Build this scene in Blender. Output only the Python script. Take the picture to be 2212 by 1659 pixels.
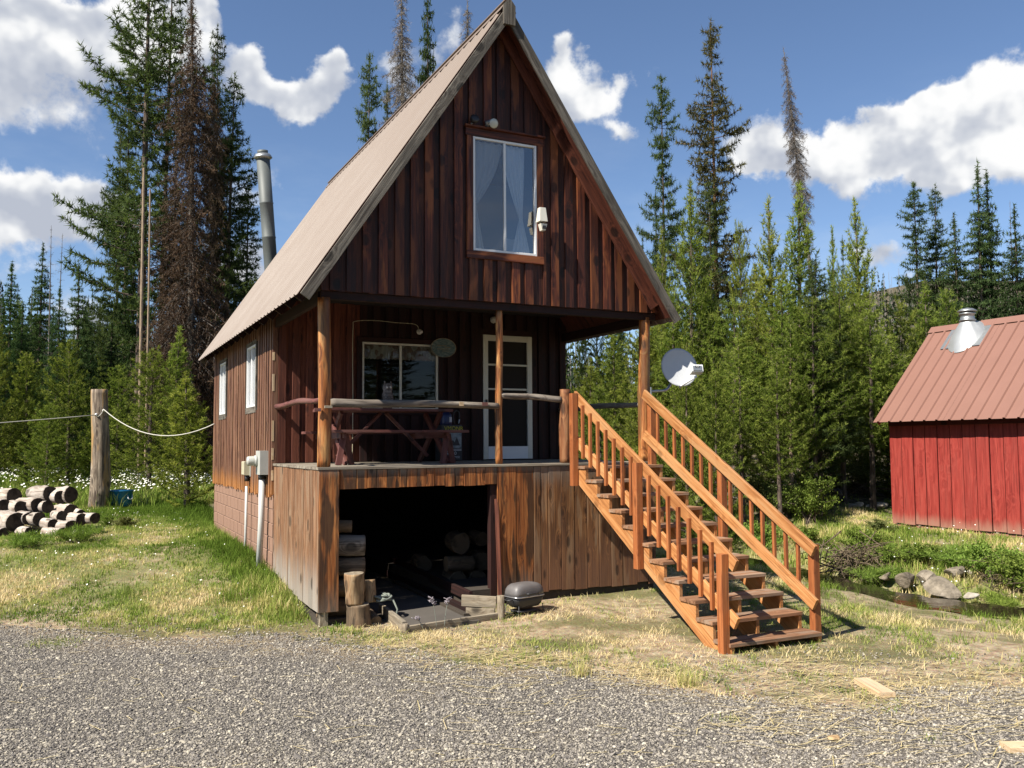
import bpy, math, random
import numpy as np
from mathutils import Vector, Matrix
random.seed(7); RNG=np.random.default_rng(7)
for o in list(bpy.data.objects): bpy.data.objects.remove(o)
SC=bpy.context.scene; COL=SC.collection
# ------------------------------------------------------------------ camera
CF,CP,CR,CY=1931.664,math.radians(3.796),math.radians(-0.342),math.radians(-26.09)
CAM=Vector((-2.619,-10.56,0.268))
cf=Vector((-math.sin(CY)*math.cos(CP),math.cos(CY)*math.cos(CP),math.sin(CP)))
r0=Vector((math.cos(CY),math.sin(CY),0)); u0=r0.cross(cf)
cr=math.cos(CR)*r0+math.sin(CR)*u0; cu=-math.sin(CR)*r0+math.cos(CR)*u0
cd=bpy.data.cameras.new('camera'); cam=bpy.data.objects.new('camera',cd); COL.objects.link(cam)
cd.sensor_width=36; cd.lens=CF/2212*36; cd.clip_end=3000; cd.clip_start=.05
M=Matrix((cr,cu,-cf)).transposed().to_4x4(); M.translation=CAM; cam.matrix_world=M
SC.camera=cam
def ray(px,py): return cf+cr*((px-1106)/CF)-cu*((py-829.5)/CF)
def spot(px,py,d): return CAM+ray(px,py)*d          # the point seen at a photo position, d metres ahead
# ------------------------------------------------------------------ light, sky, exposure
LD=Vector((1,.25,-1.075)).normalized()
EL=math.asin(-LD.z); AZ=math.atan2(-LD.x,-LD.y)
sd=bpy.data.lights.new('sun','SUN'); sd.energy=5.0; sd.angle=math.radians(.55); sd.color=(1,.93,.82)
sun=bpy.data.objects.new('sun',sd); COL.objects.link(sun); sun.rotation_euler=LD.to_track_quat('-Z','Y').to_euler(); sun.location=(-20,-5,25)
SC.view_settings.view_transform='Standard'; SC.view_settings.look='None'; SC.view_settings.gamma=1
SC.view_settings.use_curve_mapping=False; SC.view_settings.exposure=1.0
SC.render.engine='CYCLES'
SC.cycles.max_bounces=6; SC.cycles.diffuse_bounces=3; SC.cycles.transparent_max_bounces=8

AF=.74            # overall albedo level of the materials
class G:
    """small node-graph writer"""
    def __init__(s,nt): s.nt=nt; s.N=nt.nodes; s.L=nt.links; s.N.clear()
    def n(s,t,**k):
        x=s.N.new(t)
        for a,b in k.items(): setattr(x,a,b)
        return x
    def put(s,sock,v):
        if v is None: return
        if isinstance(v,bpy.types.NodeSocket): s.L.new(v,sock)
        else:
            if hasattr(sock.default_value,'__len__') and not hasattr(v,'__len__'): v=(v,)*len(sock.default_value)
            if hasattr(v,'__len__') and len(v)==3 and len(sock.default_value)==4: v=(*v,1)
            sock.default_value=v
    def m(s,op,a,b=None,c=None,clamp=False):
        x=s.n('ShaderNodeMath',operation=op,use_clamp=clamp); s.put(x.inputs[0],a); s.put(x.inputs[1],b)
        if c is not None: s.put(x.inputs[2],c)
        return x.outputs[0]
    def v(s,op,a,b=None,scale=None):
        x=s.n('ShaderNodeVectorMath',operation=op); s.put(x.inputs[0],a)
        if b is not None: s.put(x.inputs[1],b)
        if scale is not None: s.put(x.inputs['Scale'],scale)
        return x.outputs['Value'] if op in('DOT_PRODUCT','LENGTH') else x.outputs[0]
    def mix(s,f,a,b,mode='MIX'):
        x=s.n('ShaderNodeMix',data_type='RGBA',blend_type=mode); s.put(x.inputs[0],f); s.put(x.inputs[6],a); s.put(x.inputs[7],b); return x.outputs[2]
    def ramp(s,f,st,interp='LINEAR'):
        x=s.n('ShaderNodeValToRGB'); s.put(x.inputs[0],f); e=x.color_ramp.elements; x.color_ramp.interpolation=interp
        while len(e)<len(st): e.new(.5)
        for i,(p,c) in enumerate(st):
            e[i].position=p; e[i].color=(*c,1) if hasattr(c,'__len__') else (c,c,c,1)
        return x.outputs[0]
    def map(s,f,a,b,c=0,d=1):
        x=s.n('ShaderNodeMapRange',interpolation_type='SMOOTHSTEP'); s.put(x.inputs[0],f)
        for i,v in enumerate((a,b,c,d)): s.put(x.inputs[i+1],v)
        return x.outputs[0]
    def noise(s,vec,sc,det=3,ro=.55,dist=0):
        x=s.n('ShaderNodeTexNoise'); s.put(x.inputs['Vector'],vec); s.put(x.inputs['Scale'],sc)
        x.inputs['Detail'].default_value=det; x.inputs['Roughness'].default_value=ro; x.inputs['Distortion'].default_value=dist
        return x.outputs['Fac']
    def vor(s,vec,sc,out='Distance',rnd=1):
        x=s.n('ShaderNodeTexVoronoi'); s.put(x.inputs['Vector'],vec); s.put(x.inputs['Scale'],sc); x.inputs['Randomness'].default_value=rnd
        return x.outputs[out]
    def obj(s): return s.n('ShaderNodeTexCoord').outputs['Object']
    def pos(s): return s.n('ShaderNodeNewGeometry').outputs['Position']
    def rnd(s): return s.n('ShaderNodeObjectInfo').outputs['Random']
    def attr(s,nm): return s.n('ShaderNodeAttribute',attribute_name=nm).outputs['Fac']
    def sep(s,v):
        x=s.n('ShaderNodeSeparateXYZ'); s.put(x.inputs[0],v); return x.outputs
    def comb(s,a,b,c):
        x=s.n('ShaderNodeCombineXYZ'); s.put(x.inputs[0],a); s.put(x.inputs[1],b); s.put(x.inputs[2],c); return x.outputs[0]
    def bump(s,h,st=.5,dist=.01):
        x=s.n('ShaderNodeBump'); s.put(x.inputs['Height'],h); x.inputs['Strength'].default_value=st; x.inputs['Distance'].default_value=dist; return x.outputs[0]
    def bsdf(s,col,rough=.7,metal=0,bump=None,spec=.5,out=True,**k):
        x=s.n('ShaderNodeBsdfPrincipled'); col=tuple(c*AF for c in col[:3]) if isinstance(col,tuple) else s.v('SCALE',col,scale=AF); s.put(x.inputs['Base Color'],col); s.put(x.inputs['Roughness'],rough); s.put(x.inputs['Metallic'],metal)
        s.put(x.inputs['Specular IOR Level'],spec)
        if bump is not None: s.put(x.inputs['Normal'],bump)
        for a,b in k.items(): s.put(x.inputs[a],b)
        if out: s.out(x.outputs[0])
        return x.outputs[0]
    def out(s,sh,world=False):
        o=s.n('ShaderNodeOutputWorld' if world else 'ShaderNodeOutputMaterial'); s.L.new(sh,o.inputs[0])
def mat(name):
    m=bpy.data.materials.new(name); m.use_nodes=True; return m,G(m.node_tree)

W=bpy.data.worlds.new('World'); SC.world=W; W.use_nodes=True; g=G(W.node_tree)
sky=g.n('ShaderNodeTexSky',sky_type='NISHITA'); sky.sun_disc=False; sky.sun_elevation=EL; sky.sun_rotation=AZ%(2*math.pi)
sky.altitude=1600; sky.air_density=1.0; sky.dust_density=.6; sky.ozone_density=1.6
d=g.n('ShaderNodeNewGeometry').outputs['Incoming']
d=g.n('ShaderNodeTexCoord').outputs['Generated']
hd=Vector((cf.x,cf.y,0)).normalized(); hr=Vector((hd.y,-hd.x,0))
q=g.comb(g.v('DOT_PRODUCT',d,tuple(hr)),g.v('DOT_PRODUCT',d,tuple(hd)),g.sep(d)[2])
wn=g.n('ShaderNodeTexNoise'); g.put(wn.inputs['Vector'],q); wn.inputs['Scale'].default_value=13; wn.inputs['Detail'].default_value=6; wn.inputs['Roughness'].default_value=.55
q2=g.v('ADD',q,g.v('MULTIPLY',g.v('SUBTRACT',wn.outputs['Color'],(.5,.5,.5)),(.12,.12,.09)))
CL=[(60,60,230,95,1.2),(200,110,90,50,.7),(-180,150,200,120,1.2),(60,455,190,62,1.2),(185,425,70,42,.9),(-120,450,160,90,1.2),
 (590,215,95,42,1.0),(520,160,55,38,.8),(560,130,30,25,.6),(690,135,45,42,1.0),(735,165,45,38,.8),(650,200,70,35,.8),(340,70,100,70,.9),(440,10,50,30,.7),(860,165,60,60,.9),(970,100,60,50,.8),
 (1205,150,45,36,.9),(1255,205,75,46,1.0),(1335,205,66,36,.9),(1345,275,68,26,.95),(1190,230,50,40,.7),(1285,143,22,14,.5),
 (1640,290,55,55,1.1),(1720,340,140,48,1.2),(1880,315,140,48,1.2),(2030,275,140,62,1.3),(2150,240,130,62,1.3),(2080,345,150,52,1.1),(2330,300,200,110,1.2),
 (60,600,120,30,.5),(200,690,60,60,.8),(560,430,75,60,.8),(590,545,60,45,.9),(490,560,60,60,.8),(1945,560,55,35,.8),(430,640,50,50,.7)]
S=None; H=None
for (x,y,a,b,w) in CL:
    c=ray(x,y).normalized(); c=Vector((c.dot(hr),c.dot(hd),c.z))
    t=g.v('MULTIPLY',g.v('SUBTRACT',q2,tuple(c)),(CF/a/.96,2.0,CF/b/.96))
    e=g.m('MULTIPLY',g.m('EXPONENT',g.m('MULTIPLY',g.v('DOT_PRODUCT',t,t),-1.0)),w)
    h=g.m('MULTIPLY',e,g.sep(t)[2])
    S=e if S is None else g.m('ADD',S,e); H=h if H is None else g.m('ADD',H,h)
dz=g.m('MAXIMUM',g.sep(d)[2],.06)
pl=g.v('SCALE',d,scale=g.m('DIVIDE',1.0,dz))
gen=g.m('MULTIPLY',g.map(g.noise(pl,.55,5,.5),.56,.78),g.map(g.v('DOT_PRODUCT',q,(0,1,0)),.72,.5,0,1))   # the same broken cloud goes on outside the view
gen=g.m('MULTIPLY',gen,g.map(g.sep(d)[2],.02,.15))
fb=g.noise(q,15,8,.62)
fbb=g.noise(g.v('ADD',q,(0,0,.014)),15,8,.62)
fs1=g.noise(q,17,3,.5); fs2=g.noise(g.v('ADD',q,(.008,0,.02)),17,3,.5)
fld=g.m('ADD',S,g.m('MULTIPLY',g.m('SUBTRACT',fb,.5),1.9))
den=g.m('MAXIMUM',g.map(fld,.50,1.0),gen)
rel=g.m('DIVIDE',H,g.m('ADD',S,.05))
big=g.noise(g.v('MULTIPLY',q,(1,1,1.6)),11,5,.55)
sh=g.m('ADD',g.m('MULTIPLY',rel,.42),g.m('ADD',g.m('MULTIPLY',g.m('SUBTRACT',fs1,fs2),3.4),g.m('MULTIPLY',g.m('SUBTRACT',big,.5),1.1)))
cc=g.ramp(g.m('ADD',sh,.55,clamp=True),[(0,(.50,.54,.63)),(.45,(.66,.69,.75)),(.8,(.93,.94,.95)),(1,(1.0,1.0,1.0))])
thin=g.m('MULTIPLY',g.map(g.noise(g.v('MULTIPLY',q,(1,1,3)),5,5,.6),.45,.8),g.m('MULTIPLY',g.map(g.sep(d)[2],.42,.1),.35))
skc=g.n('ShaderNodeMix',data_type='RGBA',blend_type='MULTIPLY'); skc.inputs[0].default_value=1
g.put(skc.inputs[6],sky.outputs[0]); g.put(skc.inputs[7],(.95,1.0,1.07,1))
SKS=.069
base=g.mix(thin,skc.outputs[2],tuple(c/SKS for c in(.33,.38,.44)))
lit=g.mix(den,base,g.v('SCALE',cc,scale=.50/SKS))
bg=g.n('ShaderNodeBackground'); g.put(bg.inputs[0],lit); bg.inputs[1].default_value=SKS
g.out(bg.outputs[0],True)

# ------------------------------------------------------------------ helpers for objects
def tag(o,label=None,cat=None,group=None,kind=None):
    if label: o['label']=label
    if cat: o['category']=cat
    if group: o['group']=group
    if kind: o['kind']=kind
    return o
WP={}
def wpos(p): return WP.get(p.name,Vector((0,0,0)))
def empty(name,loc,label,cat,group=None):
    o=bpy.data.objects.new(name,None); COL.objects.link(o); o.location=loc; o.empty_display_size=.1; WP[o.name]=Vector(loc)
    return tag(o,label,cat,group)
def part(parent,name,loc=(0,0,0)):                       # an unrotated Empty part grouping its sub-parts
    o=bpy.data.objects.new(name,None); COL.objects.link(o); o.empty_display_size=.05
    o.parent=parent; o.location=Vector(loc)-wpos(parent); WP[o.name]=Vector(loc); return o
def put(name,me,mt=None,parent=None,loc=(0,0,0),rot=None,local=False):
    o=bpy.data.objects.new(name,me); COL.objects.link(o)
    if mt is not None and len(me.materials)==0:
        for m_ in (mt if isinstance(mt,(list,tuple)) else [mt]): me.materials.append(m_)
    L=Vector(loc)
    if parent is not None:
        o.parent=parent; o.location=L if local else L-wpos(parent)
    else: o.location=L
    WP[o.name]=L
    if rot is not None:
        if isinstance(rot,(Matrix,)): o.rotation_euler=rot.to_euler()
        else: o.rotation_euler=rot
    return o
def mesh(name,vs,fs,smooth=False,mi=None):
    me=bpy.data.meshes.new(name); me.from_pydata([tuple(v) for v in vs],[],fs); 
    if smooth: me.shade_smooth()
    if mi is not None: me.polygons.foreach_set('material_index',mi)
    me.update(); return me
def npmesh(name,V,F,attr=None,smooth=False):
    """V (n,3), F (m,k) same k"""
    V=np.asarray(V,np.float32); F=np.asarray(F,np.int32); k=F.shape[1]
    me=bpy.data.meshes.new(name); me.vertices.add(len(V)); me.vertices.foreach_set('co',V.ravel())
    me.loops.add(F.size); me.loops.foreach_set('vertex_index',F.ravel())
    me.polygons.add(len(F)); me.polygons.foreach_set('loop_start',np.arange(0,F.size,k,dtype=np.int32)); me.polygons.foreach_set('loop_total',np.full(len(F),k,np.int32))
    if smooth: me.polygons.foreach_set('use_smooth',np.ones(len(F),bool))
    me.update(calc_edges=True)
    if attr:
        for a,vals in attr.items():
            A=me.attributes.new(a,'FLOAT','POINT'); A.data.foreach_set('value',np.asarray(vals,np.float32))
    return me
_mc={}
def plank_mesh(l,w,t,c=.003):
    """board of length l along local X, width w along Y, thickness t along Z, arrises eased"""
    k=(round(l,3),round(w,3),round(t,3),c)
    if k in _mc: return _mc[k]
    c=min(c,t*.3,w*.3); Y,Z=w/2,t/2
    pr=[(-Y+c,-Z),(Y-c,-Z),(Y,-Z+c),(Y,Z-c),(Y-c,Z),(-Y+c,Z),(-Y,Z-c),(-Y,-Z+c)]
    vs=[(-l/2,y,z) for y,z in pr]+[(l/2,y,z) for y,z in pr]
    fs=[(i,(i+1)%8,8+(i+1)%8,8+i) for i in range(8)]+[tuple(range(7,-1,-1)),tuple(range(8,16))]
    me=mesh('board',vs,fs); _mc[k]=me; return me
_mm={}
def wmat(me,mt):
    k=(me.name,mt.name)
    if k not in _mm:
        m2=me if len(me.materials)==0 else me.copy()
        m2.materials.clear(); m2.materials.append(mt); _mm[k]=m2
    return _mm[k]
def basis(dx,up=(0,0,1)):
    x=Vector(dx).normalized(); z=Vector(up); y=z.cross(x)
    if y.length<1e-4: y=Vector((0,1,0)).cross(x)
    y.normalize(); z=x.cross(y); return Matrix((x,y,z)).transposed()
def beam(name,p0,p1,w,t,mt,parent=None,up=(0,0,1),jit=0,c=.003):
    """board from p0 to p1 (centre line); t is measured along 'up', w across"""
    p0=Vector(p0); p1=Vector(p1); R=basis(p1-p0,up)
    if jit: R=R@Matrix.Rotation(random.uniform(-jit,jit),3,'Z')@Matrix.Rotation(random.uniform(-jit,jit)*3,3,'X')
    return put(name,wmat(plank_mesh((p1-p0).length,w,t,c),mt),None,parent,(p0+p1)/2,R)
def box(name,a,b,mt,parent=None,c=.003):
    """axis-aligned box between corners, grain along its longest side"""
    a=Vector(a); b=Vector(b); s=b-a; m_=(a+b)/2
    i=max(range(3),key=lambda k:abs(s[k])); ax=[(1,0,0),(0,1,0),(0,0,1)][i]; h=Vector(ax)*abs(s[i])/2
    up=(0,0,1) if i!=2 else (0,1,0); R=basis(ax,up)
    w=(R.transposed()@Vector((abs(s.x),abs(s.y),abs(s.z))))
    y=R.col[1]; z=R.col[2]; wy=abs(y.dot(Vector([abs(t) for t in s]) )) ; wz=abs(z.dot(Vector([abs(t) for t in s])))
    return put(name,wmat(plank_mesh(abs(s[i]),wy,wz,c),mt),None,parent,m_,R)
def quadboard(name,x0,x1,zb,zt0,zt1,y0,y1,mt,parent,zb1=None):
    """vertical board in the XZ plane whose top follows a slope"""
    zb1=zb if zb1 is None else zb1
    xm=(x0+x1)/2; O=Vector((xm,(y0+y1)/2,zb)); vs=[]
    c=.0025
    for y in (y0,y1):
        for x,z in ((x0,zb),(x1,zb1),(x1,zt1),(x0,zt0)): vs.append(Vector((x,y,z))-O)
    # local X = world Z so the grain runs up the board
    R=Matrix(((0,0,1),(0,1,0),(-1,0,0)))      # world = R @ local
    Ri=R.inverted(); vs=[Ri@v for v in vs]
    me=mesh('board',vs,[(0,1,2,3),(7,6,5,4),(0,4,5,1),(1,5,6,2),(2,6,7,3),(3,7,4,0)])
    return put(name,me,mt,parent,O,R)
def lathe(prof,n=24,cap=True):
    vs=[];fs=[]
    for r,z in prof:
        for i in range(n): a=2*math.pi*i/n; vs.append((r*math.cos(a),r*math.sin(a),z))
    for j in range(len(prof)-1):
        for i in range(n): k=(i+1)%n; fs.append((j*n+i,j*n+k,(j+1)*n+k,(j+1)*n+i))
    if cap: fs.append(tuple(range(n-1,-1,-1))); fs.append(tuple((len(prof)-1)*n+i for i in range(n)))
    return vs,fs
def tube(pts,r,n=8,name='tube',cap=True):
    pts=[Vector(p) for p in pts]; rr=r if hasattr(r,'__len__') else [r]*len(pts); vs=[];fs=[]
    up=Vector((0,0,1)); pu=None
    for i,p in enumerate(pts):
        t=(pts[min(i+1,len(pts)-1)]-pts[max(i-1,0)]).normalized()
        if pu is None:
            a=t.cross(up); a=a if a.length>.05 else t.cross(Vector((1,0,0)))
        else: a=pu-t*pu.dot(t)
        a.normalize(); pu=a; b=t.cross(a)
        for k in range(n):
            an=2*math.pi*k/n; vs.append(p+(a*math.cos(an)+b*math.sin(an))*rr[i])
    for j in range(len(pts)-1):
        for k in range(n): q_=(k+1)%n; fs.append((j*n+k,j*n+q_,(j+1)*n+q_,(j+1)*n+k))
    if cap: fs.append(tuple(range(n-1,-1,-1))); fs.append(tuple((len(pts)-1)*n+i for i in range(n)))
    return vs,fs
def join(*parts):
    V=[];F=[];MI=[]
    for i,(v,f) in enumerate(parts):
        b=len(V); V+=list(v); F+=[tuple(b+k for k in q_) for q_ in f]; MI+=[i]*len(f)
    return V,F,MI
def curve(pts,n=6):
    """Catmull-Rom through pts"""
    P=[Vector(p) for p in pts]; P=[2*P[0]-P[1]]+P+[2*P[-1]-P[-2]]; out=[]
    for i in range(1,len(P)-2):
        for k in range(n):
            t=k/n; a,b,c,d_=P[i-1:i+3]
            out.append(.5*((2*b)+(c-a)*t+(2*a-5*b+4*c-d_)*t*t+(3*b-a-3*c+d_)*t**3))
    out.append(P[-2]); return out
def logmesh(L,r0,r1,seed,bend=.0,rough=.06,n=16,segs=12,knots=4,flat=False):
    """round log along local X, material 0 = flank, 1 = sawn ends"""
    R=random.Random(seed); vs=[];fs=[];mi=[]
    ph=[R.uniform(0,6.28) for _ in range(6)]
    kn=[(R.uniform(.1,.9),R.uniform(0,6.28),R.uniform(.08,.2)) for _ in range(knots)]
    for j in range(segs+1):
        t=j/segs; rr=r0+(r1-r0)*t; oy=bend*math.sin(math.pi*t)+rough*.5*r0*math.sin(7*t+ph[0]); oz=bend*.5*math.sin(2.3*math.pi*t+ph[1])
        for k in range(n):
            a=2*math.pi*k/n; q_=rr*(1+rough*math.sin(2*a+ph[2]+t*2)+rough*.6*math.sin(3*a+ph[3]-t*5)+rough*.5*math.sin(5*a+9*t+ph[4])+R.uniform(-.015,.015))
            for (kt,ka,kh) in kn:
                dd=((t-kt)*L/(r0*1.1))**2+(math.atan2(math.sin(a-ka),math.cos(a-ka))/.5)**2
                q_+=rr*kh*math.exp(-dd*2.2)
            vs.append(((t-.5)*L,oy+q_*math.cos(a),oz+q_*math.sin(a)))
    for j in range(segs):
        for k in range(n): q_=(k+1)%n; fs.append((j*n+k,(j+1)*n+k,(j+1)*n+q_,j*n+q_)); mi.append(0)
    fs.append(tuple(range(n))); mi.append(1); fs.append(tuple(segs*n+i for i in range(n-1,-1,-1))); mi.append(1)
    me=mesh('log',vs,fs,smooth=False,mi=mi)
    me.polygons.foreach_set('use_smooth',[m_==0 for m_ in mi]); return me
def log(name,p0,p1,r0,r1,mts,parent=None,seed=1,**k):
    p0=Vector(p0);p1=Vector(p1); me=logmesh((p1-p0).length,r0,r1,seed,**k)
    for m_ in mts: me.materials.append(m_)
    return put(name,me,None,parent,(p0+p1)/2,basis(p1-p0))

# numpy value noise
_T=np.random.default_rng(3).random((256,256))
def vn(x,y):
    x=np.asarray(x,float); y=np.asarray(y,float); xi=np.floor(x).astype(int); yi=np.floor(y).astype(int); fx=x-xi; fy=y-yi
    fx=fx*fx*(3-2*fx); fy=fy*fy*(3-2*fy); a=_T[xi%256,yi%256]; b=_T[(xi+1)%256,yi%256]; c=_T[xi%256,(yi+1)%256]; d_=_T[(xi+1)%256,(yi+1)%256]
    return a*(1-fx)*(1-fy)+b*fx*(1-fy)+c*(1-fx)*fy+d_*fx*fy
def fbm(x,y,s=1,o=4):
    r=0;a=.5
    for i in range(o): r=r+a*vn(np.asarray(x)*s+i*17.3,np.asarray(y)*s+i*5.1); s*=2.03; a*=.5
    return r/(1-.5**o)
def S(t): t=np.clip(t,0,1); return t*t*(3-2*t)

# ------------------------------------------------------------------ terrain
CREEK=np.array([(12.6,-6.2),(11.2,-4.6),(9.9,-3.2),(9.1,-2.2),(8.75,-1.2),(8.7,0),(9.1,1.8),(9.4,4),(9.6,8),(8.6,14),(9.5,24)],float)
def creekd(x,y):
    x=np.asarray(x,float); y=np.asarray(y,float); best=np.full(x.shape,1e9); side=np.zeros(x.shape)
    for i in range(len(CREEK)-1):
        a=CREEK[i]; b=CREEK[i+1]; ab=b-a; t=np.clip(((x-a[0])*ab[0]+(y-a[1])*ab[1])/(ab@ab),0,1)
        dx=x-a[0]-t*ab[0]; dy=y-a[1]-t*ab[1]; dd=np.hypot(dx,dy); s=np.sign(ab[0]*dy-ab[1]*dx)*-1
        side=np.where(dd<best,s,side); best=np.minimum(best,dd)
    return best,side                                   # side +1 = the shed's bank
def edge_t(x,y): return (np.asarray(x)-.45)*.65+(np.asarray(y)+1.45)*.76     # metres past the gravel's edge
def hgt(x,y):
    x=np.asarray(x,float); y=np.asarray(y,float)
    h=np.full(np.broadcast(x,y).shape,-1.86)
    y0=.3+np.maximum(0,-x)*.55
    mL=np.maximum(S((.9-x)/1.6),S((y-9)/3))
    h=h+.50*S((y-y0)/4.0)*mL
    h=h+.022*np.clip(y-10,0,60)*S((8-x)/8)
    h=h+.07*S(edge_t(x,y)/1.2)*S((x-.5)/2.5)*(1-mL)*S((y+1.6)/1.4)-.02*S((x-2.5)/1.5)*S((-1.5-y)/1.)
    far=np.hypot(x+2.6,y+10.6)
    cdist,side=creekd(x,y)
    bankR=(side>0)
    hr_=-1.62+.06*(fbm(x,y,.9)-.5)
    hr_=hr_-.42*S((13.6-x)/4.2)*S((9-y)/4)
    hr_=hr_+.55*S((y-4.2)/3.5)*S((x-10)/2.5)+.02*np.clip(y-8,0,60)
    h=np.where(bankR,hr_+(h-hr_)*np.exp(-cdist/.8)*0,h)
    h=h-.20*S((3.6-cdist)/3.0)*(~bankR)*(x>5)
    h=h-(.12+.44*bankR)*np.exp(-(cdist/(.55+.55*bankR))**2.4)*(x>5)
    h=np.where((cdist<.55),np.minimum(h,-2.17),h)
    h=h+.03*(fbm(x,y,1.7)-.5)*S((edge_t(x,y)+.6))+.008*(fbm(x,y,3.1)-.5)
    # hills behind
    ang=(x+2.6)*cr.x+(y+10.6)*cr.y; fw=(x+2.6)*hd.x+(y+10.6)*hd.y; rt=ang/np.maximum(fw,1)
    hh=np.clip(fw-52,0,400)*(.07+.13*S((rt-.12)/.3))
    hh=hh+S((fw-36)/26)*5.5*S((-.48-rt)/.12)
    return h+hh*(1+.25*(fbm(x,y,.02)-.5))
def H1(x,y): return float(hgt(np.array([x]),np.array([y]))[0])
def gridmesh(name,xs,ys,zf):
    X,Y=np.meshgrid(xs,ys,indexing='ij'); Z=zf(X,Y); V=np.stack([X,Y,Z],-1).reshape(-1,3); nx,ny=X.shape
    I=np.arange(nx*ny).reshape(nx,ny); F=np.stack([I[:-1,:-1],I[1:,:-1],I[1:,1:],I[:-1,1:]],-1).reshape(-1,4)
    return V,F
def gh(px,py,lo=8,hi=60):
    "the point of the terrain seen at a photo position"
    d=lo; r_=ray(px,py)
    while d<hi:
        p=CAM+r_*d
        if p.z<H1(p.x,p.y): return p
        d+=.08
    return CAM+r_*hi
# ---- materials
def ground_mat():
    m,g=mat('dirt_and_litter'); p=g.pos()
    n1=g.noise(p,.9,5,.6); n2=g.noise(p,7,5,.65); n3=g.noise(p,40,4,.7); vo=g.vor(p,55,'Color')
    c=g.ramp(n2,[(.3,(.24,.165,.10)),(.5,(.50,.39,.25)),(.7,(.72,.60,.41))])
    c=g.mix(g.map(n1,.42,.62),c,g.ramp(n3,[(.2,(.10,.10,.045)),(.6,(.27,.24,.11)),(.8,(.40,.35,.18))]))
    lawn=g.m('MULTIPLY',g.attr('lawn'),g.map(n2,.3,.62))
    c=g.mix(g.m('MULTIPLY',g.attr('lawn'),g.map(g.noise(p,2.2,4),.3,.62)),c,g.ramp(n3,[(.2,(.12,.15,.04)),(.6,(.29,.32,.10)),(.85,(.54,.47,.22))]))
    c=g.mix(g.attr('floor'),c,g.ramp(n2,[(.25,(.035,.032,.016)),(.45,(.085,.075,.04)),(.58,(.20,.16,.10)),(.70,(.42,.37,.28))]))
    c=g.mix(.25,c,g.v('MULTIPLY',c,vo))
    g.bsdf(c,.95,bump=g.bump(g.m('ADD',n3,g.m('MULTIPLY',n2,1.5)),.8,.03),spec=.2); return m
def gravel_mat():
    m,g=mat('crushed_grey_gravel'); p=g.pos(); pd=g.v('ADD',p,g.v('SCALE',g.v('SUBTRACT',g.n('ShaderNodeTexNoise').outputs['Color'],(.5,.5,.5)),scale=.0))
    v1=g.n('ShaderNodeTexVoronoi'); g.put(v1.inputs['Vector'],p); v1.inputs['Scale'].default_value=62
    v2=g.n('ShaderNodeTexVoronoi'); g.put(v2.inputs['Vector'],p); v2.inputs['Scale'].default_value=95
    r1=g.sep(v1.outputs['Color']); 
    c=g.ramp(r1[0],[(0,(.12,.108,.098)),(.35,(.25,.225,.20)),(.65,(.37,.335,.28)),(.9,(.50,.45,.36)),(1,(.62,.56,.46))])
    c=g.mix(g.map(v1.outputs['Distance'],.35,.6,0,.75),c,(.05,.045,.04))
    n=g.noise(p,.55,4,.6); c=g.mix(g.map(n,.48,.7,0,.38),c,g.ramp(r1[1],[(0,(.19,.15,.10)),(1,(.42,.35,.25))]))
    c=g.mix(g.m('MULTIPLY',g.attr('edge'),g.map(g.noise(p,3.1,4,.6),.3,.6)),c,g.ramp(g.noise(p,8,4),[(.3,(.22,.16,.10)),(.7,(.46,.37,.235))]))
    h=g.m('ADD',g.m('SUBTRACT',1.0,v1.outputs['Distance']),g.m('MULTIPLY',v2.outputs['Distance'],-.4))
    g.bsdf(c,.9,bump=g.bump(h,1.0,.018),spec=.3); return m
GM=ground_mat()
def lawnmask(x,y):
    et=edge_t(x,y); cd_,sd_=creekd(x,y)
    a=S((et-.3)/1.2)*S((.5-x)/1.0)
    b=S((et-1.0)/2)*S((x-3)/1.5)*.30
    c=(sd_>0)*S((26-x-y*.6)/8)*.9
    n=fbm(x,y,.55)
    return np.clip(np.maximum(np.maximum(a*(.55+1.1*(n-.35)),b*(n*1.4)),c),0,1)
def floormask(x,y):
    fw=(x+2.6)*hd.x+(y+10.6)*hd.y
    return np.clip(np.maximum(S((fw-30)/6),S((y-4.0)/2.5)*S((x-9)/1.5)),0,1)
fine=np.arange(-16,24.01,.16); far1=np.array([-420,-300,-200,-140,-100,-75,-56,-44,-34,-26,-20]); far2=np.array([26,30,36,44,54,66,80,96,115,140,180,240,330,450])
ysf=np.arange(-12,22.01,.16)
xs=np.concatenate([far1,fine,far2]); ys=np.concatenate([[-120,-80,-50,-34,-24,-17],ysf,np.arange(23,60,1.5),[64,70,78,88,100,115,135,160,200,260,340,450]])
V,F=gridmesh('ground',xs,ys,hgt)
put('ground',npmesh('ground',V,F,{'lawn':lawnmask(V[:,0],V[:,1]),'floor':floormask(V[:,0],V[:,1])},True),GM)['kind']='structure'
# gravel drive: its own sheet with a ragged edge
def edgew(x,y): return edge_t(x,y)+1.1*(fbm(x,y,.45)-.5)+.5*(fbm(x,y,2.1)-.5)+.9*S((np.asarray(x)-1)/2)*S((5-np.asarray(x))/2)*(fbm(x,y,1.2)-.3)+.75*S((np.asarray(x)-.8)/1.6)*S((4.2-x)/1.6)
V,F=gridmesh('g',np.arange(-16,16,.1),np.arange(-14,10,.1),lambda x,y:hgt(x,y)+.006)
E=edgew(V[:,0],V[:,1]); keep=(E[F]<0).all(1); F=F[keep]; us=np.unique(F); rm=-np.ones(len(V),int); rm[us]=np.arange(len(us)); 
put('gravel_drive',npmesh('gravel_drive',V[us],rm[F],{'edge':S((E[us]+.9)/.9)},True),gravel_mat())['kind']='structure'
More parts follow.
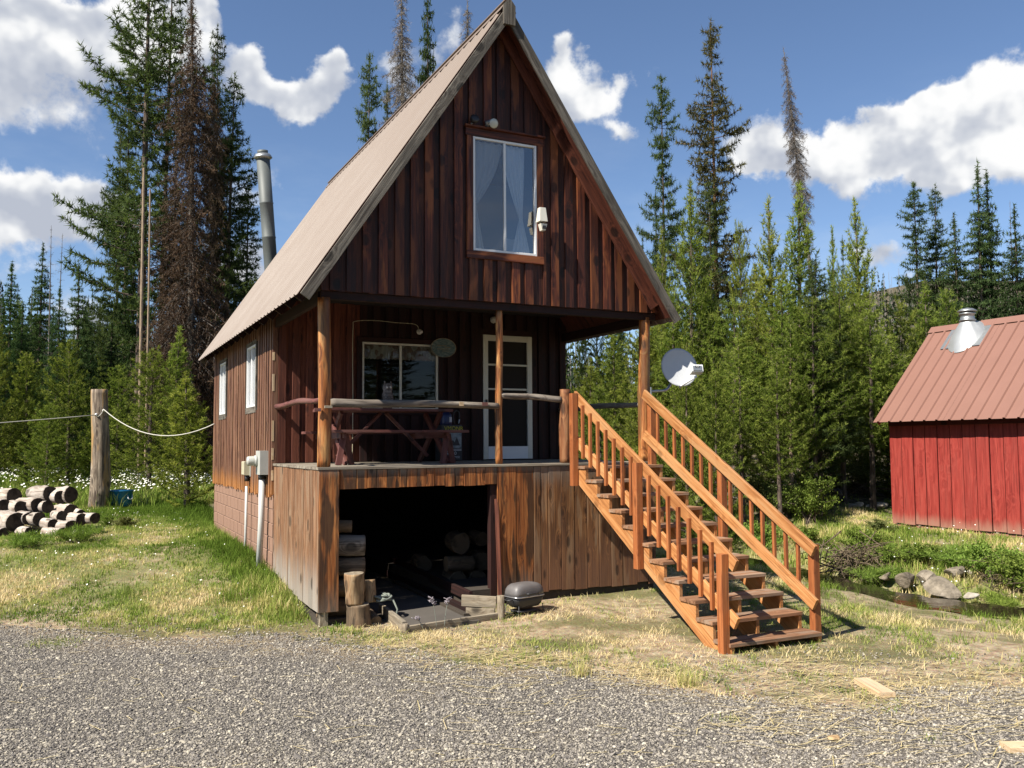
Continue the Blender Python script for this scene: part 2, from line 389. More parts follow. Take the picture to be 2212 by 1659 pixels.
# creek water
m,g=mat('creek_water'); g.bsdf((.018,.014,.008),.08,bump=g.bump(g.noise(g.pos(),6,3),.25,.02),spec=.6)
cp=curve([(x,y,-2.115) for x,y in CREEK],6); vs=[];fs=[]
for i,p in enumerate(cp):
    t=(cp[min(i+1,len(cp)-1)]-cp[max(i-1,0)]).normalized(); nrm=Vector((-t.y,t.x,0)); w=.50+.08*math.sin(i*1.7)
    vs+=[p-nrm*w,p+nrm*w]
fs=[(2*i,2*i+1,2*i+3,2*i+2) for i in range(len(cp)-1)]
put('creek_water',mesh('creek_water',vs,fs,True),m)['kind']='structure'

# ------------------------------------------------------------------ wood & other materials
def wood(name,cols,weather=None,grain=26,knot=.9,rough=.62,var=.35,streak=.5,bump=.5,low=None,stripz=None,spec=.35):
    """grain along local X. cols: dark, mid, light; weather: colour worn through in streaks"""
    m,g=mat(name); o=g.obj(); r=g.rnd()
    off=g.v('ADD',o,g.comb(g.m('MULTIPLY',r,37.0),g.m('MULTIPLY',r,91.0),g.m('MULTIPLY',r,53.0)))
    st=g.v('MULTIPLY',off,(1.1,grain,grain))
    kv=g.n('ShaderNodeTexVoronoi'); g.put(kv.inputs['Vector'],g.v('MULTIPLY',off,(2.3,7,3))); kv.inputs['Scale'].default_value=1.0
    kd=g.map(kv.outputs['Distance'],.13,.22,1,0)
    st=g.v('ADD',st,g.v('SCALE',(0,1,1),scale=g.m('MULTIPLY',g.map(kv.outputs['Distance'],.0,.5,1,0),2.5)))
    n1=g.noise(st,1.0,5,.62,.3); n2=g.noise(g.v('MULTIPLY',off,(.9,6,6)),1.0,4,.6)
    n3=g.noise(g.v('MULTIPLY',off,(3,140,140)),1,2)
    c=g.ramp(g.m('ADD',g.m('MULTIPLY',n1,.60),g.m('MULTIPLY',n2,.40)),[(.37,cols[0]),(.49,cols[1]),(.62,cols[2])])
    nl=g.noise(g.v('MULTIPLY',off,(1.6,grain*3.2,grain*3.2)),1.0,3,.6,.2)
    c=g.mix(g.map(nl,.56,.66,0,.75),c,g.v('SCALE',cols[0],scale=.7)); c=g.mix(g.map(nl,.43,.34,0,.45),c,g.v('SCALE',cols[2],scale=1.15))
    if weather is not None:
        c=g.mix(g.m('MULTIPLY',g.map(n2,.50,.60),streak),c,g.mix(n1,weather,g.v('SCALE',weather,scale=.45)))
    if low is not None:      # (z0,z1,colour) wear near the foot / head of the boards
        z=g.sep(g.pos())[2]
        for (z0,z1,lc,am) in low:
            f=g.map(g.m('ADD',z,g.m('MULTIPLY',g.m('SUBTRACT',n2,.5),abs(z1-z0)*1.6)),z0,z1,1,0) if z1>z0 else g.map(g.m('ADD',z,g.m('MULTIPLY',g.m('SUBTRACT',n2,.5),abs(z1-z0)*1.6)),z1,z0,0,1)
            c=g.mix(g.m('MULTIPLY',f,am),c,g.mix(n1,lc,g.v('SCALE',lc,scale=.5)))
    c=g.mix(g.m('MULTIPLY',kd,knot),c,g.v('SCALE',c,scale=.28))
    c=g.v('SCALE',c,scale=g.m('ADD',1-var*.5,g.m('MULTIPLY',r,var)))
    h=g.m('ADD',g.m('MULTIPLY',n1,.8),g.m('MULTIPLY',n3,.35)); h=g.m('SUBTRACT',h,g.m('MULTIPLY',kd,.4))
    g.bsdf(c,g.m('ADD',rough-.08,g.m('MULTIPLY',n1,.2)),bump=g.bump(h,bump,.006),spec=spec); return m
def plain(name,col,rough=.6,metal=0,spec=.5,nz=.12,sc=6,bmp=.1):
    m,g=mat(name); p=g.obj(); n=g.noise(p,sc,4,.6)
    c=g.v('SCALE',col,scale=g.m('ADD',1-nz,g.m('MULTIPLY',n,2*nz)))
    g.bsdf(c,g.m('ADD',rough-.05,g.m('MULTIPLY',n,.1)),metal,bump=g.bump(g.noise(p,sc*6,3),bmp,.004),spec=spec); return m
M_GAB=wood('dark_stained_cedar',((.022,.006,.004),(.082,.020,.010),(.18,.048,.019)),weather=(.42,.14,.042),streak=.5,var=.9,rough=.55)
M_GABD=wood('stained_cedar_shade_tone',((.014,.004,.003),(.040,.010,.006),(.085,.023,.011)),weather=(.15,.05,.02),streak=.4,var=.7,rough=.6)  # darker copy of the cedar, painting in the shade between raised boards
M_RED=wood('red_brown_stained_board',((.05,.012,.007),(.135,.037,.020),(.21,.064,.033)),var=.35,streak=0,rough=.7)  # raised in tone to paint the sunlight on the porch wall's left boards
M_REDD=wood('red_brown_board_shade_tone',((.010,.003,.0025),(.022,.005,.004),(.036,.009,.006)),var=.3,streak=0,rough=.75)  # dark stain deepened further to paint the shade under the porch
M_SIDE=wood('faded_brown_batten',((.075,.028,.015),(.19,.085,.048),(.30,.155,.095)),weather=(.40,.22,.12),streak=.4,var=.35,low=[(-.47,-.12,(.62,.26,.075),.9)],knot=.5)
M_SIDED=wood('shaded_brown_side_board',((.02,.007,.004),(.045,.016,.010),(.08,.03,.018)),var=.3,streak=0,low=[(-.47,-.15,(.40,.14,.04),.8)])  # backing colour darkened to paint the shadows between the battens
M_SK=wood('weathered_orange_skirt_board',((.07,.022,.008),(.36,.115,.028),(.62,.26,.08)),weather=(.05,.028,.016),streak=.85,var=.45,low=[(-1.72,-1.25,(.36,.31,.25),.5),(.02,-.14,(.33,.29,.235),.75)],grain=30)
M_SKL=wood('grey_brown_skirt_board',((.09,.040,.018),(.24,.115,.055),(.38,.21,.115)),weather=(.36,.27,.18),streak=.45,var=.3,low=[(-1.72,-1.0,(.50,.46,.40),.85)],grain=30)
M_SKR=wood('grey_streaked_skirt_board',((.040,.018,.009),(.18,.078,.030),(.38,.19,.075)),weather=(.40,.29,.19),streak=.42,var=.4,low=[(-1.75,-.7,(.27,.13,.075),.6),(.02,-.4,(.27,.245,.205),.8)],grain=30)
M_CED=wood('orange_cedar',((.33,.125,.038),(.52,.225,.075),(.66,.33,.13)),weather=(.70,.44,.22),streak=.35,var=.25,knot=.5,rough=.6,grain=18,bump=.35)
M_CEDD=wood('red_cedar_post',((.24,.07,.022),(.38,.12,.036),(.47,.17,.055)),var=.2,streak=0,knot=.4,rough=.6,grain=18,bump=.3)
M_TRD=wood('cedar_tread',((.16,.07,.032),(.31,.155,.08),(.44,.25,.145)),weather=(.46,.36,.27),streak=.6,var=.3,knot=.4,rough=.7)
M_GREY=wood('weathered_grey_fascia',((.05,.04,.032),(.15,.13,.105),(.26,.235,.195)),weather=(.03,.025,.02),streak=.5,var=.3,rough=.85,bump=.8)
M_PALE=wood('weathered_pale_lumber',((.16,.12,.08),(.33,.27,.19),(.48,.42,.32)),weather=(.10,.08,.06),streak=.4,var=.3,rough=.85,bump=.7)
M_NEW=wood('fresh_pine_offcut',((.55,.36,.19),(.72,.53,.32),(.82,.66,.45)),weather=(.42,.23,.11),streak=.3,var=.2,rough=.7)
M_DECK=wood('grey_deck_board',((.13,.105,.08),(.26,.22,.17),(.40,.35,.27)),weather=(.5,.46,.36),streak=.5,var=.25,rough=.85)
M_BEN=wood('red_painted_bench_wood',((.07,.022,.017),(.14,.045,.036),(.22,.085,.068)),weather=(.30,.16,.13),streak=.4,var=.2,rough=.6)
M_SHED=wood('barn_red_paint',((.25,.027,.021),(.34,.044,.033),(.42,.070,.052)),weather=(.24,.032,.026),streak=.35,var=.16,knot=.15,rough=.6,low=[(-1.56,-1.28,(.50,.30,.22),.7)],grain=14,bump=.3)
M_SHEDG=wood('dark_shed_joint',((.06,.006,.005),(.09,.010,.008),(.12,.015,.012)),var=.1,streak=0)
M_POST=wood('peeled_log_orange',((.10,.030,.010),(.40,.14,.035),(.66,.36,.13)),weather=(.07,.028,.014),streak=.7,var=.2,grain=10,rough=.5,bump=.6)
M_POSTB=wood('peeled_log_brown',((.09,.03,.012),(.27,.10,.035),(.42,.22,.10)),weather=(.30,.26,.21),streak=.5,var=.2,grain=10,rough=.7,bump=.6)
M_POSTG=wood('peeled_log_grey',((.09,.07,.055),(.24,.20,.16),(.40,.355,.29)),weather=(.05,.035,.03),streak=.5,var=.2,grain=10,rough=.75,bump=.6)
M_POLE=wood('bleached_pole',((.06,.04,.028),(.24,.185,.135),(.52,.43,.32)),weather=(.66,.38,.12),streak=.7,var=.1,grain=9,rough=.8,bump=.8)
M_PEEL=wood('bleached_pile_log',((.22,.165,.125),(.50,.43,.36),(.66,.60,.53)),weather=(.30,.2,.15),streak=.4,var=.25,grain=9,rough=.85,knot=.9)
M_BARK=wood('firewood_bark',((.05,.035,.022),(.15,.105,.065),(.27,.19,.12)),weather=(.34,.20,.10),streak=.3,var=.4,grain=12,rough=.9,bump=1)
def endgrain(name,a,b):
    m,g=mat(name); o=g.obj(); s=g.sep(o); r=g.m('SQRT',g.m('ADD',g.m('POWER',s[1],2),g.m('POWER',s[2],2)))
    w=g.m('SINE',g.m('MULTIPLY',g.m('ADD',r,g.m('MULTIPLY',g.noise(o,12,3),.012)),520))
    c=g.mix(g.map(w,-1,1),a,b); c=g.mix(g.map(g.noise(o,7,4),.45,.7),c,g.v('SCALE',a,scale=.5))
    g.bsdf(c,.9,bump=g.bump(w,.3,.003),spec=.2); return m
M_END=endgrain('grey_end_grain',(.045,.036,.03),(.085,.07,.056))
M_ENDL=endgrain('pale_end_grain',(.24,.16,.09),(.40,.29,.18))
def metalroof(name,col,rough=.42,metal=.15):
    m,g=mat(name); p=g.pos(); n=g.noise(p,1.3,4,.6); n2=g.noise(g.v('MULTIPLY',p,(2,9,2)),3,4)
    c=g.v('SCALE',col,scale=g.m('ADD',.9,g.m('MULTIPLY',g.m('ADD',n,g.m('MULTIPLY',n2,.5)),.14)))
    g.bsdf(c,g.m('ADD',rough,g.m('MULTIPLY',n,.15)),metal,bump=g.bump(n,.08,.03),spec=.5); return m
M_ROOF=metalroof('tan_metal_roofing',(.225,.168,.130),.50,.0)
M_SROOF=metalroof('faded_red_metal_roofing',(.27,.135,.10),.5,.0)
M_GALV=plain('galvanised_steel',(.46,.48,.48),.42,.75,nz=.22,sc=9)
M_FLUE=plain('stove_pipe_steel',(.13,.145,.14),.6,.2,nz=.2,sc=5)
M_WHITE=plain('white_painted_metal',(.92,.93,.93),.45,nz=.05)
M_CREAM=plain('cream_painted_frame',(.80,.77,.66),.5,nz=.08)
M_GBOX=plain('grey_enamel_box',(.50,.51,.47),.5,nz=.1)
M_TANBOX=plain('beige_plastic_box',(.56,.52,.36),.55,nz=.1)
M_PVC=plain('white_conduit',(.68,.69,.66),.5,nz=.08)
M_BLACK=plain('black_enamel',(.035,.035,.038),.5,nz=.4,sc=10)
M_GRILL=plain('dusty_black_grill_lid',(.15,.14,.138),.48,nz=.35,sc=8)
M_CHROME=plain('dull_chrome',(.6,.6,.62),.35,.8,nz=.1)
M_BLUE=plain('blue_plastic',(.025,.24,.48),.45,nz=.12)
M_BLK=plain('painted_block',(.32,.185,.125),.9,nz=.2,sc=5,bmp=.5)
M_MORT=plain('mortar',(.25,.16,.12),.95,nz=.2,sc=8,bmp=.5)
M_CONC=plain('old_concrete',(.10,.088,.075),.95,nz=.3,sc=3,bmp=.6)
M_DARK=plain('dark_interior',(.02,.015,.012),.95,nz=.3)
M_ROOM=plain('room_wall',(.25,.32,.45),.9,nz=.1)
M_SOIL=plain('bare_soil',(.055,.042,.03),.98,nz=.35,sc=9,bmp=1)
M_ROPE=plain('old_rope',(.23,.26,.22),.95,nz=.3,sc=30)
M_DISH=plain('light_grey_dish',(.56,.58,.60),.5,nz=.05)
M_RUB=plain('dark_plastic',(.03,.03,.032),.5)
M_WIRE=plain('white_wire',(.62,.60,.52),.6)
m,g=mat('window_glass'); fr=g.n('ShaderNodeFresnel'); fr.inputs[0].default_value=1.5
tr=g.n('ShaderNodeBsdfTransparent'); tr.inputs[0].default_value=(.9,.93,.95,1); gl=g.n('ShaderNodeBsdfGlossy'); gl.inputs['Roughness'].default_value=.01
mx=g.n('ShaderNodeMixShader'); g.put(mx.inputs[0],g.m('ADD',g.m('MULTIPLY',fr.outputs[0],.8),.0,clamp=True)); g.L.new(tr.outputs[0],mx.inputs[1]); g.L.new(gl.outputs[0],mx.inputs[2]); g.out(mx.outputs[0]); M_GLASS=m
M_GLR=m.copy(); M_GLR.name='reflective_window_glass'
for n_2 in M_GLR.node_tree.nodes:
    if n_2.type=='MATH' and n_2.operation=='ADD': n_2.inputs[1].default_value=.24
m,g=mat('lace_curtain'); n=g.noise(g.obj(),60,4,.7); c=g.ramp(n,[(.35,(.80,.86,.92)),(.6,(1,1,1))]); g.bsdf(c,.9); M_LACE=m
M_BLIND=plain('grey_blind',(.42,.46,.50),.8,nz=.1)
m,g=mat('printed_valance'); v=g.vor(g.obj(),14,'Color'); c=g.mix(g.map(g.sep(v)[0],.5,.6),(.34,.32,.25),(.20,.14,.10)); g.bsdf(c,.9); M_VAL=m
m,g=mat('insect_screen'); tr=g.n('ShaderNodeBsdfTransparent'); df=g.n('ShaderNodeBsdfDiffuse'); df.inputs[0].default_value=(.22,.23,.24,1); mx=g.n('ShaderNodeMixShader'); mx.inputs[0].default_value=.25
g.L.new(tr.outputs[0],mx.inputs[1]); g.L.new(df.outputs[0],mx.inputs[2]); g.out(mx.outputs[0]); M_SCREEN=m

# ------------------------------------------------------------------ the cabin
XA,XE,ZE,ZA,RF,RB=2.364,-.337,2.02,6.052,-.32,8.79
PD,WX,LY=2.696,4.906,8.733; GB=2.124; PC=2.40
SL=(ZA-ZE)/(XA-XE)
cab=empty('a_frame_cabin',(XA,4.4,-1.86),'dark brown wooden cabin with steep tan metal roof and raised front porch','cabin')
def roofz(x,o=0): return ZE+(min(x,2*XA-x)-XE)*SL-o
gw=part(cab,'gable_wall',(XA,0,GB))
# window opening of the gable
WX0,WX1,WZ0,WZ1=2.0,2.925,2.80,4.305
def gboards(y0,y1,xs,mt,zb,cut,off):
    for (a,b) in xs:
        zt0,zt1=roofz(a,off),roofz(b,off)
        if max(zt0,zt1)<zb+.05: continue
        zt0=max(zt0,zb+.01); zt1=max(zt1,zb+.01)
        segs=[(zb,None)]
        if b>cut[0] and a<cut[1]:
            if a<cut[0]-.03 or b>cut[1]+.03:
                pass
            segs=[(zb,cut[2]),(cut[3],None)]
        for s0,s1 in segs:
            z0=s0+random.uniform(-.006,.006)
            if s1 is None: quadboard('board',a,b,z0,zt0,zt1,y0,y1,mt,gw)
            else: quadboard('board',a,b,z0,s1,s1,y0,y1,mt,gw)
off=.17
# backing boards, tight, and raised boards every 0.2 m
xsb=[]; x=.0
while x<4.9: xsb.append((x+.002,min(x+.1985,4.9))); x+=.2
ctr=(1.99,2.935,2.79,4.32)
rs=[]; 
for (a,b) in xsb:
    # trim the backing boards to the opening sides
    if a<ctr[0]<b: rs+= [(a,ctr[0]),(ctr[0],b)]
    elif a<ctr[1]<b: rs+=[(a,ctr[1]),(ctr[1],b)]
    else: rs.append((a,b))
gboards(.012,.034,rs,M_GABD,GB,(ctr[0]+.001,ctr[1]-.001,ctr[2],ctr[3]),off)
x=-.09
while x<4.9:
    jx=x+random.uniform(-.008,.008); w=random.choice((.105,.11,.115,.12))
    a,b=jx,jx+w
    segc=(1.90,3.03,2.68,4.40)
    if b>.0:
        if a<segc[0]<b: b=segc[0]-.002
        if a<segc[1]<b: a=segc[1]+.002
        if b-a>.03: gboards(-.012,.0115,[(max(a,.02),b)],M_GAB,GB,segc,off)
    x+=.2035
# window trim
box('window_trim',(1.885,-.034,4.30),(3.035,.011,4.405),M_GAB,gw); box('window_trim',(1.90,-.034,2.675),(3.03,.011,2.775),M_GAB,gw)
box('window_trim',(1.905,-.030,2.777),(1.992,.011,4.298),M_GAB,gw); box('window_trim',(2.935,-.030,2.777),(3.025,.011,4.298),M_GAB,gw)
box('window_head_ledge',(1.87,-.075,4.407),(3.05,-.0,4.43),M_GAB,gw)
# attic window
win=part(cab,'window',(2.46,0,3.55))
for a,b in (((1.995,-.02,2.78),(2.025,.03,4.297)),((2.902,-.02,2.78),(2.932,.03,4.297)),((2.027,-.02,2.78),(2.900,.03,2.81)),((2.027,-.02,4.267),(2.900,.03,4.297)),((2.440,-.015,2.812),(2.474,.02,4.265))):
    box('window_frame',a,b,M_WHITE,win)
put('window_pane',mesh('pane',[(2.027,.0,2.81),(2.44,.0,2.81),(2.44,.0,4.267),(2.027,.0,4.267)],[(0,1,2,3)]),M_GLR,win,(0,0,0))
put('window_pane',mesh('pane',[(2.474,.012,2.81),(2.902,.012,2.81),(2.902,.012,4.267),(2.474,.012,4.267)],[(0,1,2,3)]),M_GLR,win,(0,0,0))
put('window_screen',mesh('scr',[(2.027,-.01,2.81),(2.44,-.01,2.81),(2.44,-.01,4.267),(2.027,-.01,4.267)],[(0,1,2,3)]),M_SCREEN,win,(0,0,0))
def curtain(x0,x1,tie,ztie,out,name):
    """tied-back curtain: full width at the head, gathered at the tie"""
    vs=[];fs=[];n=24;k=22
    for j in range(k+1):
        z=4.27-(4.27-2.82)*j/k
        t=min(1,(4.27-z)/(4.27-ztie)); e=t**1.7
        if z<ztie: e=1-.45*((ztie-z)/(ztie-2.82))
        for i in range(n+1):
            s=i/n; xa=x0+(x1-x0)*s; xt=tie+(s-.5)*.05; xx=xa*(1-e)+xt*e
            if z<ztie: xx=tie+(s-.5)*(.05+.22*(ztie-z)/(ztie-2.82))
            vs.append((xx,.075+.014*math.sin(s*26+z*1.5),z))
    for j in range(k):
        for i in range(n): a=j*(n+1)+i; fs.append((a,a+1,a+n+2,a+n+1))
    put(name,mesh(name,vs,fs,True),M_LACE,win,(0,0,0))
curtain(2.03,2.46,2.05,3.40,0,'curtain'); curtain(2.46,2.80,2.73,3.30,0,'curtain')
# attic room (so the glass looks into a dim room)
att=part(cab,'attic_room',(XA,1.0,2.2))
box('back_wall',(1.3,1.3,2.47),(3.6,1.33,4.1),M_ROOM,att); box('room_side',(1.27,.08,2.47),(1.299,1.33,3.9),M_ROOM,att); box('room_side',(3.601,.08,2.47),(3.63,1.33,3.9),M_ROOM,att)
box('picture_frame',(2.62,.30,2.83),(2.80,.33,3.06),M_WHITE,att)
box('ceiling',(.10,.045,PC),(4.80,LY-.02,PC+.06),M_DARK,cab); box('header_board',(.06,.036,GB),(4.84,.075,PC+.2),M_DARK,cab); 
# rakes, fascias
def rake(side,o0,o1,y0,y1,mt,name,t0,t1,par=None):
    """board along a roof slope; o0,o1: perpendicular offsets below the roof surface; t: start/end fraction eave->apex"""
    s=Vector((XA-XE,0,ZA-ZE)).normalized(); nn=Vector((-s.z,0,s.x)); L=math.hypot(XA-XE,ZA-ZE)
    a=Vector((XE,0,ZE))+s*L*t0-nn*(o0+o1)/2; b=Vector((XE,0,ZE))+s*L*t1-nn*(o0+o1)/2
    if side>0: a.x=2*XA-a.x; b.x=2*XA-b.x; nn.x=-nn.x
    a.y=b.y=(y0+y1)/2
    return beam(name,a,b,abs(y1-y0),abs(o1-o0),mt,par or roof,up=tuple(nn))
roof=part(cab,'roof',(XA,4.5,4))
for sd_ in (-1,1):
    rake(sd_,.022,.15,RF-.03,RF,M_GREY,'fascia_board',.0,.985)
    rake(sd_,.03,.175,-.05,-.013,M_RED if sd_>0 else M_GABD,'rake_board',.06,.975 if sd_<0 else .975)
    rake(sd_,.03,.10,-.29,-.25,M_RED,'barge_rafter',.01,.98)
# peak blocks
for sx in(-1,1):
    quadboard('ridge_cover_board',XA+(-.085 if sx<0 else .003),XA+(-.003 if sx<0 else .085),ZA-.33,ZA+(-.07 if sx<0 else .03),ZA+(.03 if sx<0 else -.07),RF-.065,RF-.032,M_GREY,roof)
def roofpanel(w,L,ribs,hh=.02):
    """ribbed sheet: width along local Y, length along local X"""
    pr=[(0,0)]
    st=w/ribs
    for i in range(ribs):
        c=(i+.5)*st; pr+=[(c-.035,0),(c-.018,hh),(c+.018,hh),(c+.035,0)]
    pr.append((w,0)); vs=[];n=len(pr)
    for x in (-L/2,L/2):
        for y,z in pr: vs.append((x,y-w/2,z))
    for x in (-L/2,L/2):
        for y,z in pr: vs.append((x,y-w/2,z-.0015))
    fs=[(i,n+i,n+i+1,i+1) for i in range(n-1)]+[(2*n+i,2*n+i+1,3*n+i+1,3*n+i) for i in range(n-1)]
    fs+=[(i,i+1,2*n+i+1,2*n+i) for i in range(n-1)]+[(n+i,3*n+i,3*n+i+1,n+i+1) for i in range(n-1)]
    return mesh('roof_panel',vs,fs)
Lr=math.hypot(XA-XE,ZA-ZE); s_=Vector((XA-XE,0,ZA-ZE)).normalized(); n_=Vector((-s_.z,0,s_.x))
npn=10; pw=(RB-RF)/npn; pm=roofpanel(pw-.004,Lr+.03,4); pm.materials.append(M_ROOF)
for i in range(npn):
    yc=RF+pw*(i+.5)
    for sd_ in(-1,1):
        sv=Vector(s_);nv=Vector(n_); cpt=Vector((XE,0,ZE))+sv*Lr/2-sv*.01-nv*.004
        if sd_>0: cpt.x=2*XA-cpt.x; sv.x*=-1; nv.x*=-1
        cpt.y=yc; put('roof_panel',pm,None,roof,cpt+nv*random.uniform(0,.002),basis(sv,nv))
for sd_ in(-1,1):
    rake(sd_,.010,.028,RF+.012,RB-.02,M_RED,'roof_sheathing',.012,.99)
k=0; y=.2
while y<8.7:
    for sd_ in(-1,): rake(sd_,.03,.15,y,y+.045,M_REDD,'rafter',.015,.22)
    y+=.60
beam('ridge_cap',(XA,RF-.02,ZA+.022),(XA,RB+.01,ZA+.022),.09,.02,M_ROOF,roof)
for sd_ in(-1,1):
    sv=Vector(s_);nv=Vector(n_)
    c0=Vector((XA,0,ZA+.015))-sv*.09+nv*.012
    if sd_>0: c0.x=2*XA-c0.x; sv.x*=-1; nv.x*=-1
    beam('ridge_cap',(c0.x,RF-.02,c0.z),(c0.x,RB+.01,c0.z),.2,.004,M_ROOF,roof,up=tuple(nv))
rake(-1,.022,.13,RB-.02,RB+.01,M_GREY,'fascia_board',.0,.985)
# side wall: board and batten
sw=part(cab,'side_wall',(0,5.7,0))
def side_top(): return ZE+(0-XE)*SL-.16
y=PD+.0; zt=side_top()
SW=[(3.99,4.79,.88,1.88),(7.10,7.86,.86,1.86)]
def segs_for(y0,y1,m_):
    for (a,b,z0,z1) in SW:
        if y1>a-m_ and y0<b+m_: return [(-.467,z0-m_),(z1+m_,zt)]
    return [(-.467,zt)]
def vboard(name,x0,x1,y0,y1,z0,z1,mt,par):  # vertical board lying in the YZ plane
    o=box(name,(x0,y0,z0),(x1,y1,z1),mt,par); return o
y=PD+.03
while y<LY-.01:
    y1=min(y+.2,LY)
    a=y;b=y1
    for (p0,p1,z0,z1) in SW:
        if a<p0<b: b=p0
        elif a<p1<b: a=p1
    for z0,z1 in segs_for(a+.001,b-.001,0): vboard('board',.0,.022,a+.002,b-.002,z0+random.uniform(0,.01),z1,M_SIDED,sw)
    y=y1
y=PD+.10; i=0
while y<LY-.03:
    w=.088+random.uniform(-.008,.008)
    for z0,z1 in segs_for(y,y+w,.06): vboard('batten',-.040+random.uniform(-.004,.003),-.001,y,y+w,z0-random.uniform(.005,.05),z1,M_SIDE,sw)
    y+=.182
for (a,b,z0,z1) in SW:
    wn_=part(cab,'window',(0,(a+b)/2,z0))
    for q0,q1 in (((-.048,a-.06,z0-.10),(.03,b+.06,z0-.002)),((-.048,a-.06,z1+.002),(.03,b+.06,z1+.07)),((-.048,a-.06,z0),(.03,a-.004,z1)),((-.048,b+.004,z0),(.03,b+.06,z1))):
        box('window_trim',q0,q1,M_GREY,wn_)
    for q0,q1 in (((-.044,a,z0),(.012,a+.03,z1)),((-.044,b-.03,z0),(.012,b,z1)),((-.044,a+.032,z0),(.012,b-.032,z0+.03)),((-.044,a+.032,z1-.03),(.012,b-.032,z1)),((-.042,(a+b)/2-.014,z0+.032),(.010,(a+b)/2+.014,z1-.032))):
        box('window_frame',q0,q1,M_WHITE,wn_)
    put('window_pane',mesh('p',[(-.012,a+.03,z0+.03),(-.012,b-.03,z0+.03),(-.012,b-.03,z1-.03),(-.012,a+.03,z1-.03)],[(0,1,2,3)]),M_GLASS,wn_,(0,0,0))
    box('curtain',(.03,a+.03,z0+.02),(.04,b-.03,z1-.02),M_BLIND,wn_)
box('wall_plate',(-.02,PD,zt+.001),(.08,LY,zt+.06),M_REDD,sw)
# foundation of blocks
fd=part(cab,'foundation',(0,5.7,-1.2))
box('mortar_bed',(.012,PD+.02,-1.95),(.15,LY,-.468),M_MORT,fd)
for r_ in range(8):
    z1=-.47-.205*r_; y=PD+.02-(.2 if r_%2 else 0)
    while y<LY:
        a=max(y,PD+.02); b=min(y+.40,LY)
        if b-a>.05: box('block',(.0+random.uniform(0,.003),a+.005,z1-.197),(.14,b-.005,z1-.004),M_BLK,fd,c=.006)
        y+=.41
# other walls (rear and right), simple boarding
ow=part(cab,'rear_wall',(XA,LY,0))
x=.0
while x<4.9:
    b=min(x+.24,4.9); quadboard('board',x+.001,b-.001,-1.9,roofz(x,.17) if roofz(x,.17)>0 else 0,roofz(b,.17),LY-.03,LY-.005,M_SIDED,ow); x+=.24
rw=part(cab,'right_wall',(4.906,5.7,0)); y=PD+.03
while y<LY-.05:
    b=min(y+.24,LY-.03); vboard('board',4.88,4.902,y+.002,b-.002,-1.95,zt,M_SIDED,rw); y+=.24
# front wall under the porch
fw_=part(cab,'front_wall',(XA,PD,0))
DX0,DX1,DZ1=3.335,4.225,2.04; FX0,FX1,FZ0,FZ1=1.313,2.555,.80,1.833
def fseg(a,b,m_):
    if b>DX0-m_ and a<DX1+m_: return [(DZ1+m_,PC-.002)]
    if b>FX0-m_ and a<FX1+m_: return [(0.004,FZ0-m_),(FZ1+m_,PC-.002)]
    return [(0.004,PC-.002)]
x=.022
while x<4.88:
    a=x;b=min(x+.26,4.88)
    for p in (DX0,DX1,FX0,FX1):
        if a<p<b:
            if p in(DX0,FX0): b2=b; 
            for z0,z1 in fseg(a+.001,p-.001,0): box('board',(a+.001,PD,z0),(p-.001,PD+.022,z1),M_RED if a<1.2 else M_REDD,fw_)  # sunlit tone painted on the left boards, shaded tone on the rest
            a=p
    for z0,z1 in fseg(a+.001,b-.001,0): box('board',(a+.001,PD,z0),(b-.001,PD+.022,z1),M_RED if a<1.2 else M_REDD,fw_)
    x+=.26
x=.0; 
while x<4.88:
    a,b=x+.05,x+.165
    for z0,z1 in fseg(a,b,.09): box('batten_board',(a,PD-.036,z0),(b,PD-.001,z1),M_RED if a<1.2 else M_REDD,fw_)  # same painted split into sunlit and shaded tone as the boards behind
    x+=.205
box('corner_board',(-.034,PD-.03,-.45),(.045,PD+.028,zt),M_SIDE,fw_)
# flaked pale edge chips along the corner
for z0,z1 in ((1.05,1.30),(.32,.62),(.05,.22),(-.25,-.10),(1.5,1.62)): box('bare_wood_chip',(-.037,PD-.034,z0),(-.004,PD-.029,z1),M_NEW,fw_,c=.001)
# porch window
pw_=part(cab,'window',((FX0+FX1)/2,PD,FZ0))
for a,b in (((FX0-.08,PD-.045,FZ1+.002),(FX1+.08,PD-.003,FZ1+.08)),((FX0-.08,PD-.045,FZ0-.08),(FX1+.08,PD-.003,FZ0-.002)),((FX0-.08,PD-.045,FZ0),(FX0-.002,PD-.003,FZ1)),((FX1+.002,PD-.045,FZ0),(FX1+.08,PD-.003,FZ1))): box('window_trim',a,b,M_REDD,pw_)
mxx=(FX0+FX1)/2
for a,b in (((FX0,PD-.03,FZ0),(FX0+.03,PD+.02,FZ1)),((FX1-.03,PD-.03,FZ0),(FX1,PD+.02,FZ1)),((FX0+.031,PD-.03,FZ1-.03),(FX1-.031,PD+.02,FZ1)),((FX0+.031,PD-.03,FZ0),(FX1-.031,PD+.02,FZ0+.03)),((mxx-.015,PD-.028,FZ0+.031),(mxx+.015,PD+.018,FZ1-.031))): box('window_frame',a,b,M_CREAM,pw_)
put('window_pane',mesh('p',[(FX0,PD,FZ0),(FX1,PD,FZ0),(FX1,PD,FZ1),(FX0,PD,FZ1)],[(0,1,2,3)]),M_GLASS,pw_,(0,0,0))
vs=[];fs=[];n=60
for i in range(n+1):
    x=FX0+.03+(FX1-FX0-.06)*i/n; yy=PD+.035+.012*math.sin(i*1.1); vs+=[(x,yy,FZ1-.02),(x,yy,FZ1-.25-.01*math.sin(i*2.2))]
fs=[(2*i,2*i+1,2*i+3,2*i+2) for i in range(n)]
put('valance',mesh('valance',vs,fs,True),M_VAL,pw_,(0,0,0))
